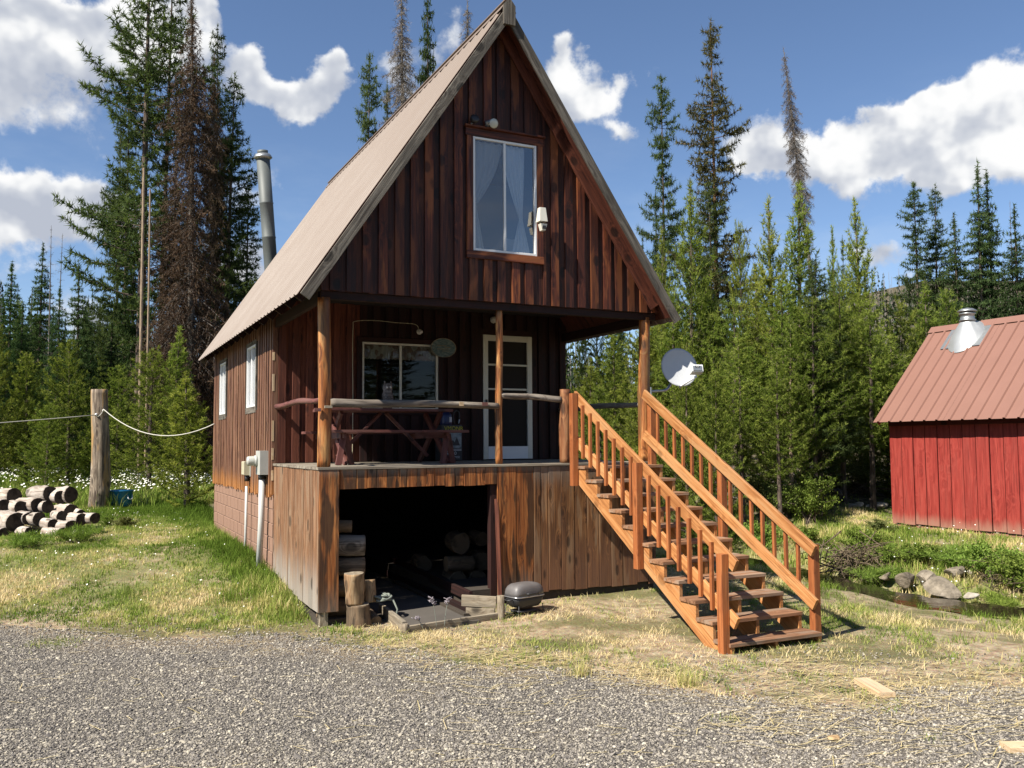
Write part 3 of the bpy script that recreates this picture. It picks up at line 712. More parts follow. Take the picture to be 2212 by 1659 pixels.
box('room_back',(.3,PD+1.2,.05),(3.2,PD+1.22,2.05),M_DARK,pw_)
# screen door
dr=part(cab,'door',(3.78,PD,0))
for a,b in (((DX0,PD-.045,.015),(DX0+.085,PD-.005,DZ1)),((DX1-.085,PD-.045,.015),(DX1,PD-.005,DZ1)),((DX0+.086,PD-.045,DZ1-.095),(DX1-.086,PD-.005,DZ1)),((DX0+.086,PD-.045,.015),(DX1-.086,PD-.005,.22)),((DX0+.086,PD-.038,1.54),(DX1-.086,PD-.012,1.57)),((DX0+.086,PD-.038,1.14),(DX1-.086,PD-.012,1.17))): box('door_frame',a,b,M_WHITE if b[2]<.3 else M_CREAM,dr)
box('door_pane',(DX0+.08,PD-.010,.2),(DX1-.08,PD-.004,DZ1-.08),M_DARK,dr,c=.001)
box('door_handle',(DX0+.035,PD-.075,.86),(DX0+.06,PD-.046,.98),M_BLACK,dr)
for a,b in (((DX0-.10,PD-.034,.004),(DX0-.003,PD-.001,DZ1+.10)),((DX1+.003,PD-.034,.004),(DX1+.10,PD-.001,DZ1+.10)),((DX0-.002,PD-.034,DZ1+.003),(DX1+.002,PD-.001,DZ1+.10))): box('door_trim',a,b,M_REDD,dr)
# porch structure: beams and peeled posts
po=part(cab,'porch_frame',(XA,1.2,0))
box('beam',(.02,.04,GB-.10),(4.88,.12,GB-.002),M_REDD,po)
box('beam',(4.80,.13,GB-.14),(4.88,PD-.03,GB-.002),M_REDD,po)
box('beam',(.0,.13,GB-.14),(.06,PD-.03,GB-.002),M_REDD,po)
log('post',(.085,.10,0),(.065,.09,GB-.08),.078,.070,[M_POST,M_ENDL],po,1,bend=.012,knots=9,rough=.07,segs=26)
log('post',(2.40,.10,0),(2.41,.09,GB-.09),.052,.043,[M_POST,M_ENDL],po,8,bend=.01,knots=8,rough=.08,segs=26)
log('post',(4.72,.14,0),(4.74,.12,GB-.06),.088,.08,[M_POST,M_ENDL],po,5,bend=.012,knots=7,rough=.05,segs=24)
log('post',(3.405,.10,0),(3.40,.09,1.0),.082,.076,[M_POSTB,M_POSTG],po,4,knots=4,segs=16)
log('rail',(.14,.06,.775),(2.37,.05,.765),.052,.042,[M_POSTG,M_ENDL],po,11,bend=.02,knots=7,segs=30)
log('rail',(2.43,.09,.905),(3.34,.09,.865),.036,.042,[M_POSTG,M_ENDL],po,12,bend=.012,knots=5,segs=18)
log('rail',(.03,PD-.04,.835),(.05,.15,.82),.042,.032,[M_BEN,M_ENDL],po,13,bend=.035,knots=5,segs=18)
log('rail',(4.76,PD-.04,.83),(4.75,.2,.83),.045,.035,[M_POSTG,M_ENDL],po,14,bend=.02,knots=5,segs=18)
# broken rail brackets
box('rail_chip',(1.80,-.005,.75),(1.86,.0,.80),M_NEW,po,c=.001); box('rail_chip',(2.12,-.004,.755),(2.20,.002,.80),M_BEN,po,c=.001)
box('rail_bracket',(.06,-.02,.70),(.15,.012,.73),M_PALE,po); box('rail_bracket',(-.06,.0,.66),(.02,.03,.70),M_BEN,po)
# deck
dk=part(cab,'deck',(XA,1.3,-.03))
y=.0
while y<PD-.05:
    b=min(y+.14,PD-.03); box('deck_board',(-.015,y+.003-(.025 if y==0 else 0),-.034),(4.80,b-.003,-.002+random.uniform(-.002,.002)),M_DECK,dk); y+=.14
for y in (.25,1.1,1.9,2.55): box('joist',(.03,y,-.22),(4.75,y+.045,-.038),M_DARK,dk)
# skirt boards, front
sk=part(cab,'porch_skirt',(XA,0,-.9))
def fboard(x0,x1,z0,z1,mt,y=0.0,jit=.01,nm='board'): 
    yy=y+random.uniform(-.004,.004); return box(nm,(x0+.0035,yy,z0+random.uniform(-jit,jit)),(x1-.0035,yy+.024,z1+random.uniform(-.006,.003)),mt,sk)
fboard(.0,.245,-1.70,-.036,M_SK,-.016)
hj=[.253,.456,.593,.709,.842,1.0,1.098,1.23,1.352,1.457,1.611,1.736,1.863,2.029,2.159,2.329]
for a,b in zip(hj,hj[1:]): fboard(a,b,-.262,-.036,M_SK,0,.008)
rj=[2.329,2.604,2.861,2.965,3.081,3.277,3.475,3.677,3.866,4.059,4.239,4.482,4.667,4.80]
for i,(a,b) in enumerate(zip(rj,rj[1:])): fboard(a,b,-1.69,-.036,M_SK if i<2 else M_SKR,0,.02)
sj=[.012,.267,.42,.502,.70,.796,1.05,1.374,1.66,2.007,2.30,2.66]
for a,b in zip(sj,sj[1:]):
    xx=random.uniform(-.006,.004); zl=-1.70+.15*S(np.array((a-.5)/2))
    box('board',(xx,a+.003,float(zl)),(xx+.024,b-.003,-.036),M_SKL,sk)
y=.2
while y<PD-.1: box('board',(4.776,y,-1.75),(4.80,y+.24,-.036),M_SKR,sk); y+=.245
box('sill_beam',(.03,.03,-.26),(4.77,.12,-.04),M_SK,sk); box('jamb_post',(2.245,.03,-1.86),(2.345,.13,-.262),M_REDD,sk); box('corner_post',(.03,.03,-1.95),(.13,.13,-.262),M_PALE,sk)
beam('leaning_board',(2.345,-.045,-1.74),(2.328,.02,-.45),.055,.022,M_RED,sk,up=(-.6,-1,0))
# storage bay behind the opening
bay=part(cab,'storage_bay',(1.6,1.5,-1.86))
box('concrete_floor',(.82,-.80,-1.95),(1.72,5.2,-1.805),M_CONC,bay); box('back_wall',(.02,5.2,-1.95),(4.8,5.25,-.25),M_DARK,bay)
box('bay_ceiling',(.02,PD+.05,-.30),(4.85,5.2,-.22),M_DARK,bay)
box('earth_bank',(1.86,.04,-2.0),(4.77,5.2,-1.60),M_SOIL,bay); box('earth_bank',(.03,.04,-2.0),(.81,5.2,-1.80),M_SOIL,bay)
M_ENDD=endgrain('bay_shade_end_grain',(.10,.07,.045),(.17,.12,.075))  # darkened variant of the pale end grain, painting the bay's shade on the logs
tb=empty('retaining_timbers',(1.4,-.6,-1.86),'weathered timber edging around concrete slab in front of the dark opening','edging')
def tbm(a,b,h,t,mt=M_PALE): return beam('board',a,b,t,h,mt,tb)
tbm((.86,.30,-1.77),(.79,-.80,-1.80),.13,.05); tbm((.80,-.86,-1.82),(2.02,-.71,-1.80),.09,.045)
tbm((1.70,-.44,-1.78),(1.98,-.66,-1.78),.135,.035); tbm((1.66,-.40,-1.63),(2.0,-.66,-1.64),.135,.035)
tbm((1.76,-.42,-1.78),(1.90,3.2,-1.76),.10,.08,M_REDD); tbm((1.80,-.36,-1.60),(1.98,3.2,-1.58),.12,.045,M_REDD); tbm((1.68,-.5,-1.80),(1.76,2.4,-1.79),.05,.07,M_SOIL)
log('stake',(2.03,-.73,-1.90),(2.03,-.72,-1.555),.045,.045,[M_PALE,M_PALE],tb,3,knots=1,segs=4)
log('stake',(.775,-.86,-1.92),(.77,-.85,-1.75),.045,.04,[M_PALE,M_PALE],tb,6,knots=1,segs=4)
# ------------------------------------------------------------------ staircase
stc=empty('wooden_staircase',(4.0,-1.8,-1.86),'open-tread orange cedar staircase with baluster railings rising to the porch','staircase')
PIT=.6127
def nose(i): return -.42-.284*i, -.035-.174*i
def stringer(x0,x1):
    pts=[]                       # (y,z) outline, saw-tooth top
    y,z=nose(0); pts.append((-.03,z-.042)) 
    for i in range(11):
        y,z=nose(i); pts.append((y+.012,z-.042)); 
        pts.append((y+.012,z-.042-(.174 if i<10 else .06)))
    pts.append((-3.24,-1.905)); zb=lambda yy:-.30+(yy+.25)*.611
    pts.append((-2.86,-1.905)); pts.append((-.03,zb(-.03)))
    c=Vector(((x0+x1)/2,-1.6,-1.0)); R=basis((0,-1,-PIT)); Ri=R.inverted()
    vs=[Ri@(Vector((x,y,z))-c) for x in (x0,x1) for y,z in pts]; n=len(pts)
    # faces: strips between tooth and bottom line keep the polygon simple
    fs=[tuple(range(n)),tuple(range(2*n-1,n-1,-1))]+[(i,n+i,n+(i+1)%n,(i+1)%n) for i in range(n)]
    return put('stringer',mesh('stringer',vs,fs),M_CED,stc,c,R)
stringer(3.42,3.46); stringer(4.0,4.04); stringer(4.60,4.64)
for i in range(11):
    y,z=nose(i)
    for k in (0,1):
        y0=y-.004+k*.142; beam('tread',(3.40,y0+.069,z-.019),(4.64,y0+.069,z-.019),.137,.038,M_TRD,stc,jit=.002)
    for sx in ((3.46,4.0),(4.04,4.60)) : pass
def ztop(y): return .993+(y+.086)*.5896
for y0,zt_,zb_ in ((-.19,.93,-.30),(-1.675,.03,-1.21),(-3.19,-.875,-1.90)):
    o=beam('newel_post',(3.372,y0,zb_),(3.372,y0,zt_),.09,.09,M_CEDD,stc,up=(1,0,0),c=.005)
for y0,zt_,zb_ in ((-.10,.90,-.10),(-1.60,.02,-1.12),(-3.12,-.86,-1.90)):
    beam('newel_post',(4.688,y0,zb_),(4.688,y0,zt_),.09,.09,M_CEDD,stc,up=(1,0,0),c=.005)
def railb(x,y0,y1,dz): 
    n=Vector((0,-PIT,1)).normalized()
    beam('handrail' if dz>-.3 else 'lower_rail',(x,y0,ztop(y0)+dz-.077),(x,y1,ztop(y1)+dz-.077),.038,.135,M_CED,stc,up=tuple(n),c=.004)
railb(3.44,-.10,-3.32,0); railb(3.44,-.16,-3.32,-.575)
railb(4.62,-.02,-3.20,0); railb(4.62,-.02,-3.20,-.575)
for k in range(7):
    for b0 in (-.19,-1.675):
        y=b0-.187*(k+1)+(.0 if b0>-1 else 0); zc=ztop(y)
        beam('baluster',(3.40,y,zc-.76),(3.40,y,zc-.06),.038,.038,M_CEDD,stc,up=(1,0,0),jit=.004)
    for b0 in (-.10,-1.60):
        y=b0-.188*(k+1); zc=ztop(y); beam('baluster',(4.66,y,zc-.74),(4.66,y,zc-.03),.038,.038,M_CEDD,stc,up=(1,0,0),jit=.004)

# ------------------------------------------------------------------ fittings on the cabin
def sm(name,vf,mt,parent,loc=(0,0,0),smooth=True,rot=None):
    v,f=vf[:2]; return put(name,mesh(name,v,f,smooth),mt,parent,loc,rot)
def disc_lamp(loc,r,lab,nrm='y'):
    e=empty('wall_light',loc,lab,'light'); R=Matrix.Rotation(math.pi/2,3,'X')
    sm('base_plate',lathe([(r,0),(r,.012),(r*.9,.02)],20),M_CREAM,e,loc,rot=R); return e,R
e,R=disc_lamp((2.232,PD-.03,2.03),.045,'small round bare-bulb porch light at the end of a looping cable above the window')
sm('bulb',lathe([(.012,.02),(.02,.045),(.03,.07),(.028,.095),(.012,.11)],14),M_WHITE,e,(2.232,PD-.03,2.02),rot=R)
e,R=disc_lamp((3.52,PD-.03,2.29),.055,'round white ceiling-type light above the screen door, half behind the thin post')
sm('globe',lathe([(.05,.02),(.052,.05),(.035,.08),(.01,.09)],18),M_CREAM,e,(3.52,PD-.03,2.29),rot=R)
c=curve([(1.165,PD-.035,.02),(1.168,PD-.036,.9),(1.16,PD-.035,1.6),(1.165,PD-.035,2.05),(1.20,PD-.035,2.14),(1.5,PD-.037,2.17),(1.85,PD-.035,2.155),(2.13,PD-.035,2.15),(2.21,PD-.035,2.11),(2.215,PD-.036,2.06),(2.235,PD-.04,2.02)],6)
v,f=tube(c,.006,6); tag(put('power_cable',mesh('cable',v,f,True),M_TANBOX),'thin beige cable looping up the porch wall over the window to the small light','cable')
# oval sign
sg=empty('oval_sign',(2.63,PD-.05,1.79),'weathered blue-green oval plaque with faded lettering at the porch window upper right corner','sign')
v,f=lathe([(1,0),(1,.012),(.97,.02),(.93,.02),(.90,.016)],40); v=[(a*.215,b*.155,c_) for a,b,c_ in v]
m,g=mat('faded_painted_plaque'); o=g.obj(); n=g.noise(g.v('MULTIPLY',o,(14,40,1)),1,5,.7); c=g.ramp(n,[(.3,(.05,.10,.11)),(.5,(.13,.20,.21)),(.7,(.36,.40,.38))]); g.bsdf(c,.8)
sm('plaque',(v,f),m,sg,(2.63,PD-.05,1.79),rot=Matrix.Rotation(math.pi/2,3,'X'),smooth=False)
v,f=lathe([(1,.016),(1.0,.024),(.94,.024),(.94,.016)],40,False); v=[(a*.216,b*.156,c_) for a,b,c_ in v]
sm('rim',(v,f),M_PALE,sg,(2.63,PD-.05,1.79),rot=Matrix.Rotation(math.pi/2,3,'X'),smooth=False)
def text(name,s,size,loc,R,mt,parent,ex=.001,align='LEFT',sx=1):
    cu_=bpy.data.curves.new('t','FONT'); cu_.body=s; cu_.size=size; cu_.extrude=ex; cu_.align_x=align; cu_.resolution_u=2
    o=bpy.data.objects.new('t',cu_); COL.objects.link(o); dg=bpy.context.evaluated_depsgraph_get()
    me=bpy.data.meshes.new_from_object(o.evaluated_get(dg)); bpy.data.objects.remove(o)
    for v_ in me.vertices: v_.co.x*=sx
    me.materials.clear(); return put(name,me,mt,parent,loc,R)
RX=Matrix.Rotation(math.pi/2,3,'X')
for k,(w,h,dx,dz) in enumerate(((.16,.012,-.03,.035),(.10,.014,.07,.01),(.2,.010,-.01,-.02),(.12,.008,.04,-.05))):
    box('faded_lettering',(2.63+dx-w/2,PD-.0685,1.79+dz-h/2),(2.63+dx+w/2,PD-.0665,1.79+dz+h/2),M_PALE,sg,c=.0005)
# spotlights over attic window
e=empty('floodlight',(2.20,-.04,4.44),'clear round floodlight lamp tilted down on the ledge above the attic window','light')
sm('lamp_holder',tube([(2.19,-.03,4.43),(2.19,-.045,4.50),(2.22,-.07,4.50),(2.235,-.09,4.475)],[.03,.035,.035,.03],12),M_GALV,e)
m,g=mat('lamp_glass'); g.bsdf((.62,.62,.52),.18,spec=.8,bump=g.bump(g.vor(g.obj(),60),.4,.004)); 
sm('lamp_lens',lathe([(.025,.0),(.045,.03),(.062,.06),(.064,.07),(.05,.082),(.02,.088)],22),m,e,(2.235,-.085,4.475),rot=basis((1,0,0),(.1,-1,-.25)))
e=empty('floodlight',(1.96,-.05,4.43),'black unlit floodlight at the left end of the ledge above the attic window','light')
sm('lamp_head',lathe([(.02,.0),(.05,.03),(.062,.075),(.05,.09),(.01,.09)],20),M_RUB,e,(1.98,-.05,4.47),rot=basis((1,0,0),(-.4,-.8,.35)))
sm('bracket',tube([(1.96,-.03,4.43),(1.975,-.04,4.47)],.015,10),M_GALV,e)
e=empty('sensor_floodlight',(2.945,-.03,3.25),'white boxy floodlight with motion sensor fixed right of the attic window','light')
def tbox(c,sx,sy,sz,tx=.85,ty=.8): 
    x,y,z=c; v=[]
    for k,(a,b) in enumerate(((1,1),(tx,ty))):
        for i,j in((-1,-1),(1,-1),(1,1),(-1,1)): v.append((x+i*sx/2*a,y+j*sy/2*b,z+(k-.5)*sz))
    return v,[(3,2,1,0),(4,5,6,7),(0,1,5,4),(1,2,6,5),(2,3,7,6),(3,0,4,7)]
sm('lamp_head',tbox((2.955,-.115,3.325),.115,.12,.19,.72,.62),M_CREAM,e,smooth=False)
sm('sensor_head',tbox((2.965,-.12,3.155),.05,.07,.09,1.9,1.25),M_CREAM,e,smooth=False)
sm('sensor_lens',tbox((2.968,-.162,3.150),.055,.012,.045),M_RUB,e,smooth=False); box('arm',(2.93,-.07,3.235),(2.96,-.0,3.265),M_CREAM,e); box('neck',(2.94,-.12,3.20),(2.97,-.09,3.235),M_RUB,e)
# utility boxes and pipes on the side wall
e=empty('electric_meter',(-.1,3.15,.0),'grey meter box with round glass meter, on a thick white pipe beside the porch corner','meter box')
box('enclosure',(-.17,2.86,-.17),(-.034,3.16,.18),M_GBOX,e,c=.008); 
sm('meter_collar',lathe([(.085,0),(.085,.03),(.075,.04)],24),M_GBOX,e,(-.171,3.06,.03),rot=basis((0,1,0),(-1,0,0)))
m,g=mat('meter_glass'); g.bsdf((.55,.56,.50),.15,spec=.8)
sm('meter_dome',lathe([(.073,.04),(.072,.12),(.06,.145),(.0,.15)],24,False),m,e,(-.171,3.06,.03),rot=basis((0,1,0),(-1,0,0)))
sm('pipe',tube([(-.10,3.02,-.17),(-.10,3.03,-.8),(-.12,3.10,-1.7)],.045,14),M_PVC,e); sm('fitting',tube([(-.10,3.02,-.17),(-.10,3.02,-.24)],.055,14),M_RUB,e)
e=empty('junction_box',(-.1,4.5,-.2),'small beige utility box on a thin white pipe, left of the meter','utility box')
box('cover',(-.14,4.34,-.22),(-.034,4.60,.0),M_TANBOX,e,c=.01); box('back_plate',(-.05,4.30,-.24),(-.030,4.64,.02),M_GBOX,e); sm('neck',tube([(-.08,4.42,-.22),(-.08,4.42,-.32)],.035,10),M_RUB,e)
sm('pipe',tube([(-.085,4.42,-.40),(-.085,4.43,-1.0),(-.09,4.45,-1.7)],.022,10),M_PVC,e)
# stove chimney behind the roof
e=empty('stove_chimney',(1.2,9.5,-1.3),'tall leaning galvanised stove pipe with cap rising behind the tan roof','chimney')
b0=spot(587,600,19.8); b1=spot(568.5,345,19.8); dd=(b1-b0); 
sm('flue',tube([b0-dd*1.2]+[b0+dd*t for t in(0,.33,.335,.345,.35,.62,.625,.635,.64,1)],[.145]*3+[.153]*2+[.145]*2+[.153]*2+[.145]*2,24),M_FLUE,e)
sm('cap',tube([b1,b1+dd*.015,b1+dd*.02,b1+dd*.045],[.15,.2,.2,.16],24),M_GALV,e); sm('cap_collar',tube([b1+dd*.046,b1+dd*.075],[.11,.12],20),M_FLUE,e)
sm('base',tube([b0-dd*2.1,b0-dd*1.2],[.16,.16],16),M_FLUE,e)
# satellite dish
e=empty('satellite_dish',(4.83,.1,1.0),'pale grey oval satellite dish on a bent arm fixed to the right porch post','satellite dish')
dc=Vector((5.38,.18,1.36)); fwd=Vector((-.30,-.92,.28)).normalized(); up=Vector((0,0,1)); sx_=up.cross(fwd).normalized(); uy=fwd.cross(sx_)
vs=[];fs=[];nr=10;na=36
for back in(0,1):
    for j in range(nr+1):
        r=j/nr
        for i in range(na):
            a=2*math.pi*i/na; off_=fwd*(.055*r*r-.01-(.008 if back else 0)); vs.append(dc+sx_*(math.cos(a)*r*.275)+uy*(math.sin(a)*r*.30)+off_)
N1=(nr+1)*na
for j in range(nr):
    for i in range(na):
        k=(i+1)%na; fs.append((j*na+i,(j+1)*na+i,(j+1)*na+k,j*na+k)); fs.append((N1+j*na+i,N1+j*na+k,N1+(j+1)*na+k,N1+(j+1)*na+i))
for i in range(na): k=(i+1)%na; fs.append((nr*na+i,N1+nr*na+i,N1+nr*na+k,nr*na+k))
put('reflector',mesh('dish',vs,fs,True),M_DISH,e,(0,0,0))
foot=dc-uy*.29+fwd*.03; lnb=dc-uy*.10+fwd*.36-sx_*-.12
lnb=dc+fwd*.30+cr*.155-Vector((0,0,.13))
sm('feed_arm',tube([foot-fwd*.06,foot+fwd*.02,lnb-uy*.10],[.018,.018,.016],10),M_WHITE,e)
Rl=basis(sx_,fwd)
put('feed_head',wmat(plank_mesh(.17,.115,.14,.012),M_WHITE),None,e,lnb,Rl)
put('feed_face',wmat(plank_mesh(.13,.075,.012,.003),M_GALV),None,e,lnb+fwd*.074-uy*.004,Rl)
put('label_plate',wmat(plank_mesh(.06,.03,.004,.001),M_RUB),None,e,lnb+fwd*.083+uy*.018,Rl)
sm('label_ring',([Vector(lnb+fwd*.0856+uy*.018+sx_*(math.cos(a)*.018*q_)+uy*(math.sin(a)*.010*q_)) for q_ in(1,.7) for a in [k*math.pi/8 for k in range(16)]],[(k,(k+1)%16,16+(k+1)%16,16+k) for k in range(16)]),M_WHITE,e)
sm('mast_arm',tube(curve([(4.80,.12,1.0),(4.95,.14,1.01),(5.15,.2,1.03),(5.30,.28,1.12),tuple(dc-fwd*.08)],5),.02,10),M_GALV,e)
box('mount_plate',(4.79,.06,.92),(4.815,.18,1.06),M_GALV,e); sm('mast_clamp',tube([dc-fwd*.10,dc-fwd*.02],.045,12),M_GALV,e)
# blank tag between the gable boards
box('flashing_patch',(4.03,.0,3.29),(4.115,.011,3.50),M_GALV,cab)

# ------------------------------------------------------------------ porch contents
tbl=empty('picnic_table',(1.25,1.45,0),'reddish wooden picnic table with attached crossed legs and bench on the porch','picnic table')
for k in range(5): beam('table_board',(.36,1.16+k*.15,.735),(2.16,1.16+k*.15,.735),.14,.036,M_BEN,tbl)
for y in (.90,): 
    for k in range(2): beam('bench_board',(.30,y-.07+k*.14-.10,.435),(2.22,y-.07+k*.14-.10,.435),.135,.036,M_BEN,tbl)
for k in range(2): beam('bench_board',(.30,2.05+k*.14,.435),(2.22,2.05+k*.14,.435),.135,.036,M_BEN,tbl)
for x in (.55,1.98):
    beam('leg',(x,.82,.0),(x,1.72,.71),.04,.09,M_BEN,tbl,up=(0,0,1)); beam('leg',(x+.045,2.10,.0),(x+.045,1.20,.71),.04,.09,M_BEN,tbl,up=(0,0,1))
    beam('cross_bar',(x-.04,.72,.39),(x-.04,2.2,.39),.036,.09,M_BEN,tbl)
    beam('bench_leg',(x-.12,.74,0),(x-.03,.80,.40),.08,.03,M_BEN,tbl,up=(0,1,0)); beam('bench_leg',(x+.10,.90,0),(x+.0,.84,.40),.08,.03,M_BEN,tbl,up=(0,1,0))
beam('brace',(1.30,1.46,.70),(1.93,1.50,.10),.04,.07,M_BEN,tbl,up=(0,1,0)); beam('brace',(1.22,1.46,.70),(.62,1.50,.10),.04,.07,M_BEN,tbl,up=(0,1,0))
m_owl=wood('owl_paint',((.05,.035,.03),(.16,.12,.10),(.42,.38,.33)),grain=60,var=0,streak=0)
ow_=empty('owl_decoy',(1.40,1.70,.753),'small grey-brown owl figure with upright ears standing on the picnic table','owl figure')
v,f=lathe([(.055,0),(.075,.05),(.085,.13),(.078,.22),(.06,.27),(.068,.31),(.062,.36),(.03,.385)],18); sm('body',(v,f),m_owl,ow_,(1.40,1.70,.753))
for s in(-1,1):
    sm('ear',lathe([(.018,0),(.004,.05)],8),m_owl,ow_,(1.40+s*.045,1.69,1.118)); sm('eye',lathe([(.016,0),(.014,.006)],12),M_CREAM,ow_,(1.40+s*.026,1.638,1.075),rot=RX)
    sm('wing',([(1.40+s*.075,1.70,.98),(1.40+s*.095,1.68,.92),(1.40+s*.085,1.68,.80),(1.40+s*.07,1.72,.80)],[(0,1,2,3)]),m_owl,ow_)
    sm('foot',lathe([(.02,0),(.012,.015)],8),M_CREAM,ow_,(1.40+s*.03,1.63,.753))
sm('beak',lathe([(.012,0),(.002,.03)],6),M_RUB,ow_,(1.40,1.645,1.05),rot=RX)
# printed carton behind the bench
bx=empty('printed_carton',(2.62,2.40,0),'tall dark cardboard carton with yellow lettering and mountain picture beside the door','box')
m,g=mat('dark_carton'); g.bsdf((.03,.035,.04),.6); M_CT=m
box('carton_body',(2.46,2.28,.012),(2.80,2.55,.56),M_CT,bx); 
m,g=mat('carton_picture'); o=g.obj(); n=g.noise(o,9,4,.6); g.bsdf(g.ramp(n,[(.35,(.10,.13,.15)),(.5,(.26,.33,.36)),(.65,(.42,.45,.46))]),.5)
box('picture_panel',(2.475,2.274,.20),(2.785,2.279,.45),m,bx,c=.001)
M_YEL=plain('yellow_print',(.62,.58,.04),.5); M_PRW=plain('white_print',(.62,.64,.66),.5)
text('lettering','VMONR',.088,(2.50,2.273,.475),RX,M_YEL,bx,sx=1.0); text('lettering','5 0 0',.078,(2.53,2.273,.095),RX,M_PRW,bx,sx=1.1); text('lettering','MISE',.045,(2.67,2.273,.045),RX,M_PRW,bx)
for w,z in ((.26,.178),(.15,.16)): box('print_line',(2.785-w,2.272,z),(2.785,2.274,z+.009),M_PRW,bx,c=.0004)
put('mountain_shape',mesh('mt',[(2.6,2.272,.24),(2.64,2.272,.33),(2.67,2.272,.29),(2.71,2.272,.37),(2.76,2.272,.24)],[(0,1,2,3,4)]),M_CT,bx,(0,0,0))
jb=empty('blue_jug',(2.60,2.40,.56),'dark blue plastic jug with white label standing on the printed carton','jug')
M_NAVY=plain('navy_plastic',(.02,.03,.10),.4)
sm('jug_body',lathe([(.085,0),(.09,.02),(.09,.15),(.06,.19),(.022,.205),(.022,.23)],20),M_NAVY,jb,(2.58,2.40,.562)); box('jug_label',(2.60,2.305,.60),(2.64,2.312,.68),M_PRW,jb,c=.001)
gn=empty('garden_sprayer',(2.74,2.40,.56),'black curved-handled tool resting on the printed carton','tool')
sm('handle',tube(curve([(2.72,2.40,.57),(2.70,2.40,.70),(2.74,2.40,.78),(2.80,2.41,.76),(2.81,2.41,.65)],5),.012,8),M_RUB,gn); sm('tip',tube([(2.81,2.41,.65),(2.79,2.40,.58)],.010,8),M_PRW,gn)

# ------------------------------------------------------------------ grill, stumps, firewood, rope
gr=empty('portable_grill',(2.42,-.58,-1.80),'small rounded black charcoal grill on the ground beside the opening','grill')
def loft(secs):
    vs=[];n=len(secs[0]); 
    for s in secs: vs+=s
    fs=[(j*n+i,j*n+(i+1)%n,(j+1)*n+(i+1)%n,(j+1)*n+i) for j in range(len(secs)-1) for i in range(n)]
    fs+=[tuple(range(n-1,-1,-1)),tuple((len(secs)-1)*n+i for i in range(n))]; return vs,fs
def rrect(cx,cy,z,a,b,p=.35,n=28):
    o=[]
    for i in range(n):
        t=2*math.pi*i/n; c_,s__=math.cos(t),math.sin(t); o.append((cx+a*abs(c_)**p*(1 if c_>0 else -1),cy+b*abs(s__)**p*(1 if s__>0 else -1),z))
    return o
gx,gy,gz=0,0,0
lid=[rrect(0,0,.205+h,.235*s,.145*s,p) for h,s,p in((0,1,.4),(.04,.995,.4),(.08,.96,.42),(.115,.88,.48),(.138,.74,.55),(.148,.5,.6))]
bowl=[rrect(0,0,h,.235*s,.145*s,.42) for h,s in((.07,.72),(.10,.85),(.15,.95),(.195,.99))]
RG=Matrix.Rotation(math.radians(14),3,'Z')
def gput(nm,vf,mt,sm_=True): v,f=vf[:2]; return put(nm,mesh(nm,v,f,sm_),mt,gr,(0,0,0),RG,local=True)
gput('lid',loft(lid),M_GRILL); gput('bowl',loft(bowl),M_BLACK)
gput('rim',loft([rrect(0,0,.194,.243,.153,.4),rrect(0,0,.206,.243,.153,.4)]),M_CHROME)
gput('lid_handle',tube(curve([(-.08,-.135,.235),(-.07,-.175,.24),(.07,-.175,.24),(.08,-.135,.235)],4),.011,8),M_RUB)
gput('vent',lathe([(.035,.148),(.035,.155),(.02,.158)],16),M_CHROME)
for sx in(-1,1):
    gput('leg',tube([(sx*.19,-.12,.10),(sx*.20,-.13,0),(sx*.20,.13,0),(sx*.19,.12,.10)],.007,6),M_BLACK)
    gput('side_handle',tube([(sx*.235,-.05,.17),(sx*.275,-.05,.165),(sx*.275,.05,.165),(sx*.235,.05,.17)],.008,6),M_BLACK)
gput('charcoal_tray',loft([rrect(0,0,.005,.17,.10,.5),rrect(0,0,.03,.18,.11,.5)]),M_BLACK)
M_SPLIT=wood('peeled_stump',((.12,.08,.05),(.38,.25,.13),(.60,.46,.29)),weather=(.30,.12,.04),streak=.6,grain=8,rough=.85)
def single(name,lab,cat,p0,p1,r0_,r1_,mts,seed,group=None,**k):
    o=log(name,p0,p1,r0_,r1_,mts,None,seed,**k); return tag(o,lab,cat,group)
single('chopping_stump','short upright log with peeling bark standing on a darker stump','stump',(.39,-.16,-1.605),(.385,-.17,-1.245),.105,.112,[M_SPLIT,M_PALE],21,knots=6,rough=.06,segs=14)
single('chopping_stump','low dark stump under the peeling upright log','stump',(.45,-.15,-1.93),(.44,-.15,-1.61),.15,.14,[M_BARK,M_PALE],22,knots=2,rough=.05)
single('firewood_log','small tan log chunk beside the stacked stumps','log',(.62,-.05,-1.62),(.615,-.02,-1.36),.075,.07,[M_SPLIT,M_ENDL],23)
single('firewood_log','lichen-grey round log end low behind the coiled rope','log',(.66,-.14,-1.86),(.60,.35,-1.72),.085,.085,[M_BARK,M_ENDL],29)
for i,(z,x1,r,lab) in enumerate(((-.72,.46,.085,'topmost split log of the stack behind the left corner board'),(-.955,.62,.13,'thick grey log in the middle of the left firewood stack'),(-1.22,.62,.12,'dark lowest log of the left firewood stack above the stumps'),(-1.47,.55,.11,'hidden lower log behind the peeling stump in the left stack'),(-1.70,.55,.12,'bottom log behind the dark stump in the left stack'))):
    single('firewood_log',lab,'log',(.06,.30,z),(x1,.20,z-.01),r,r*.93,[M_BARK if i!=1 else M_POSTG,M_ENDL],30+i,'firewood stacked at the left of the storage bay',knots=2)
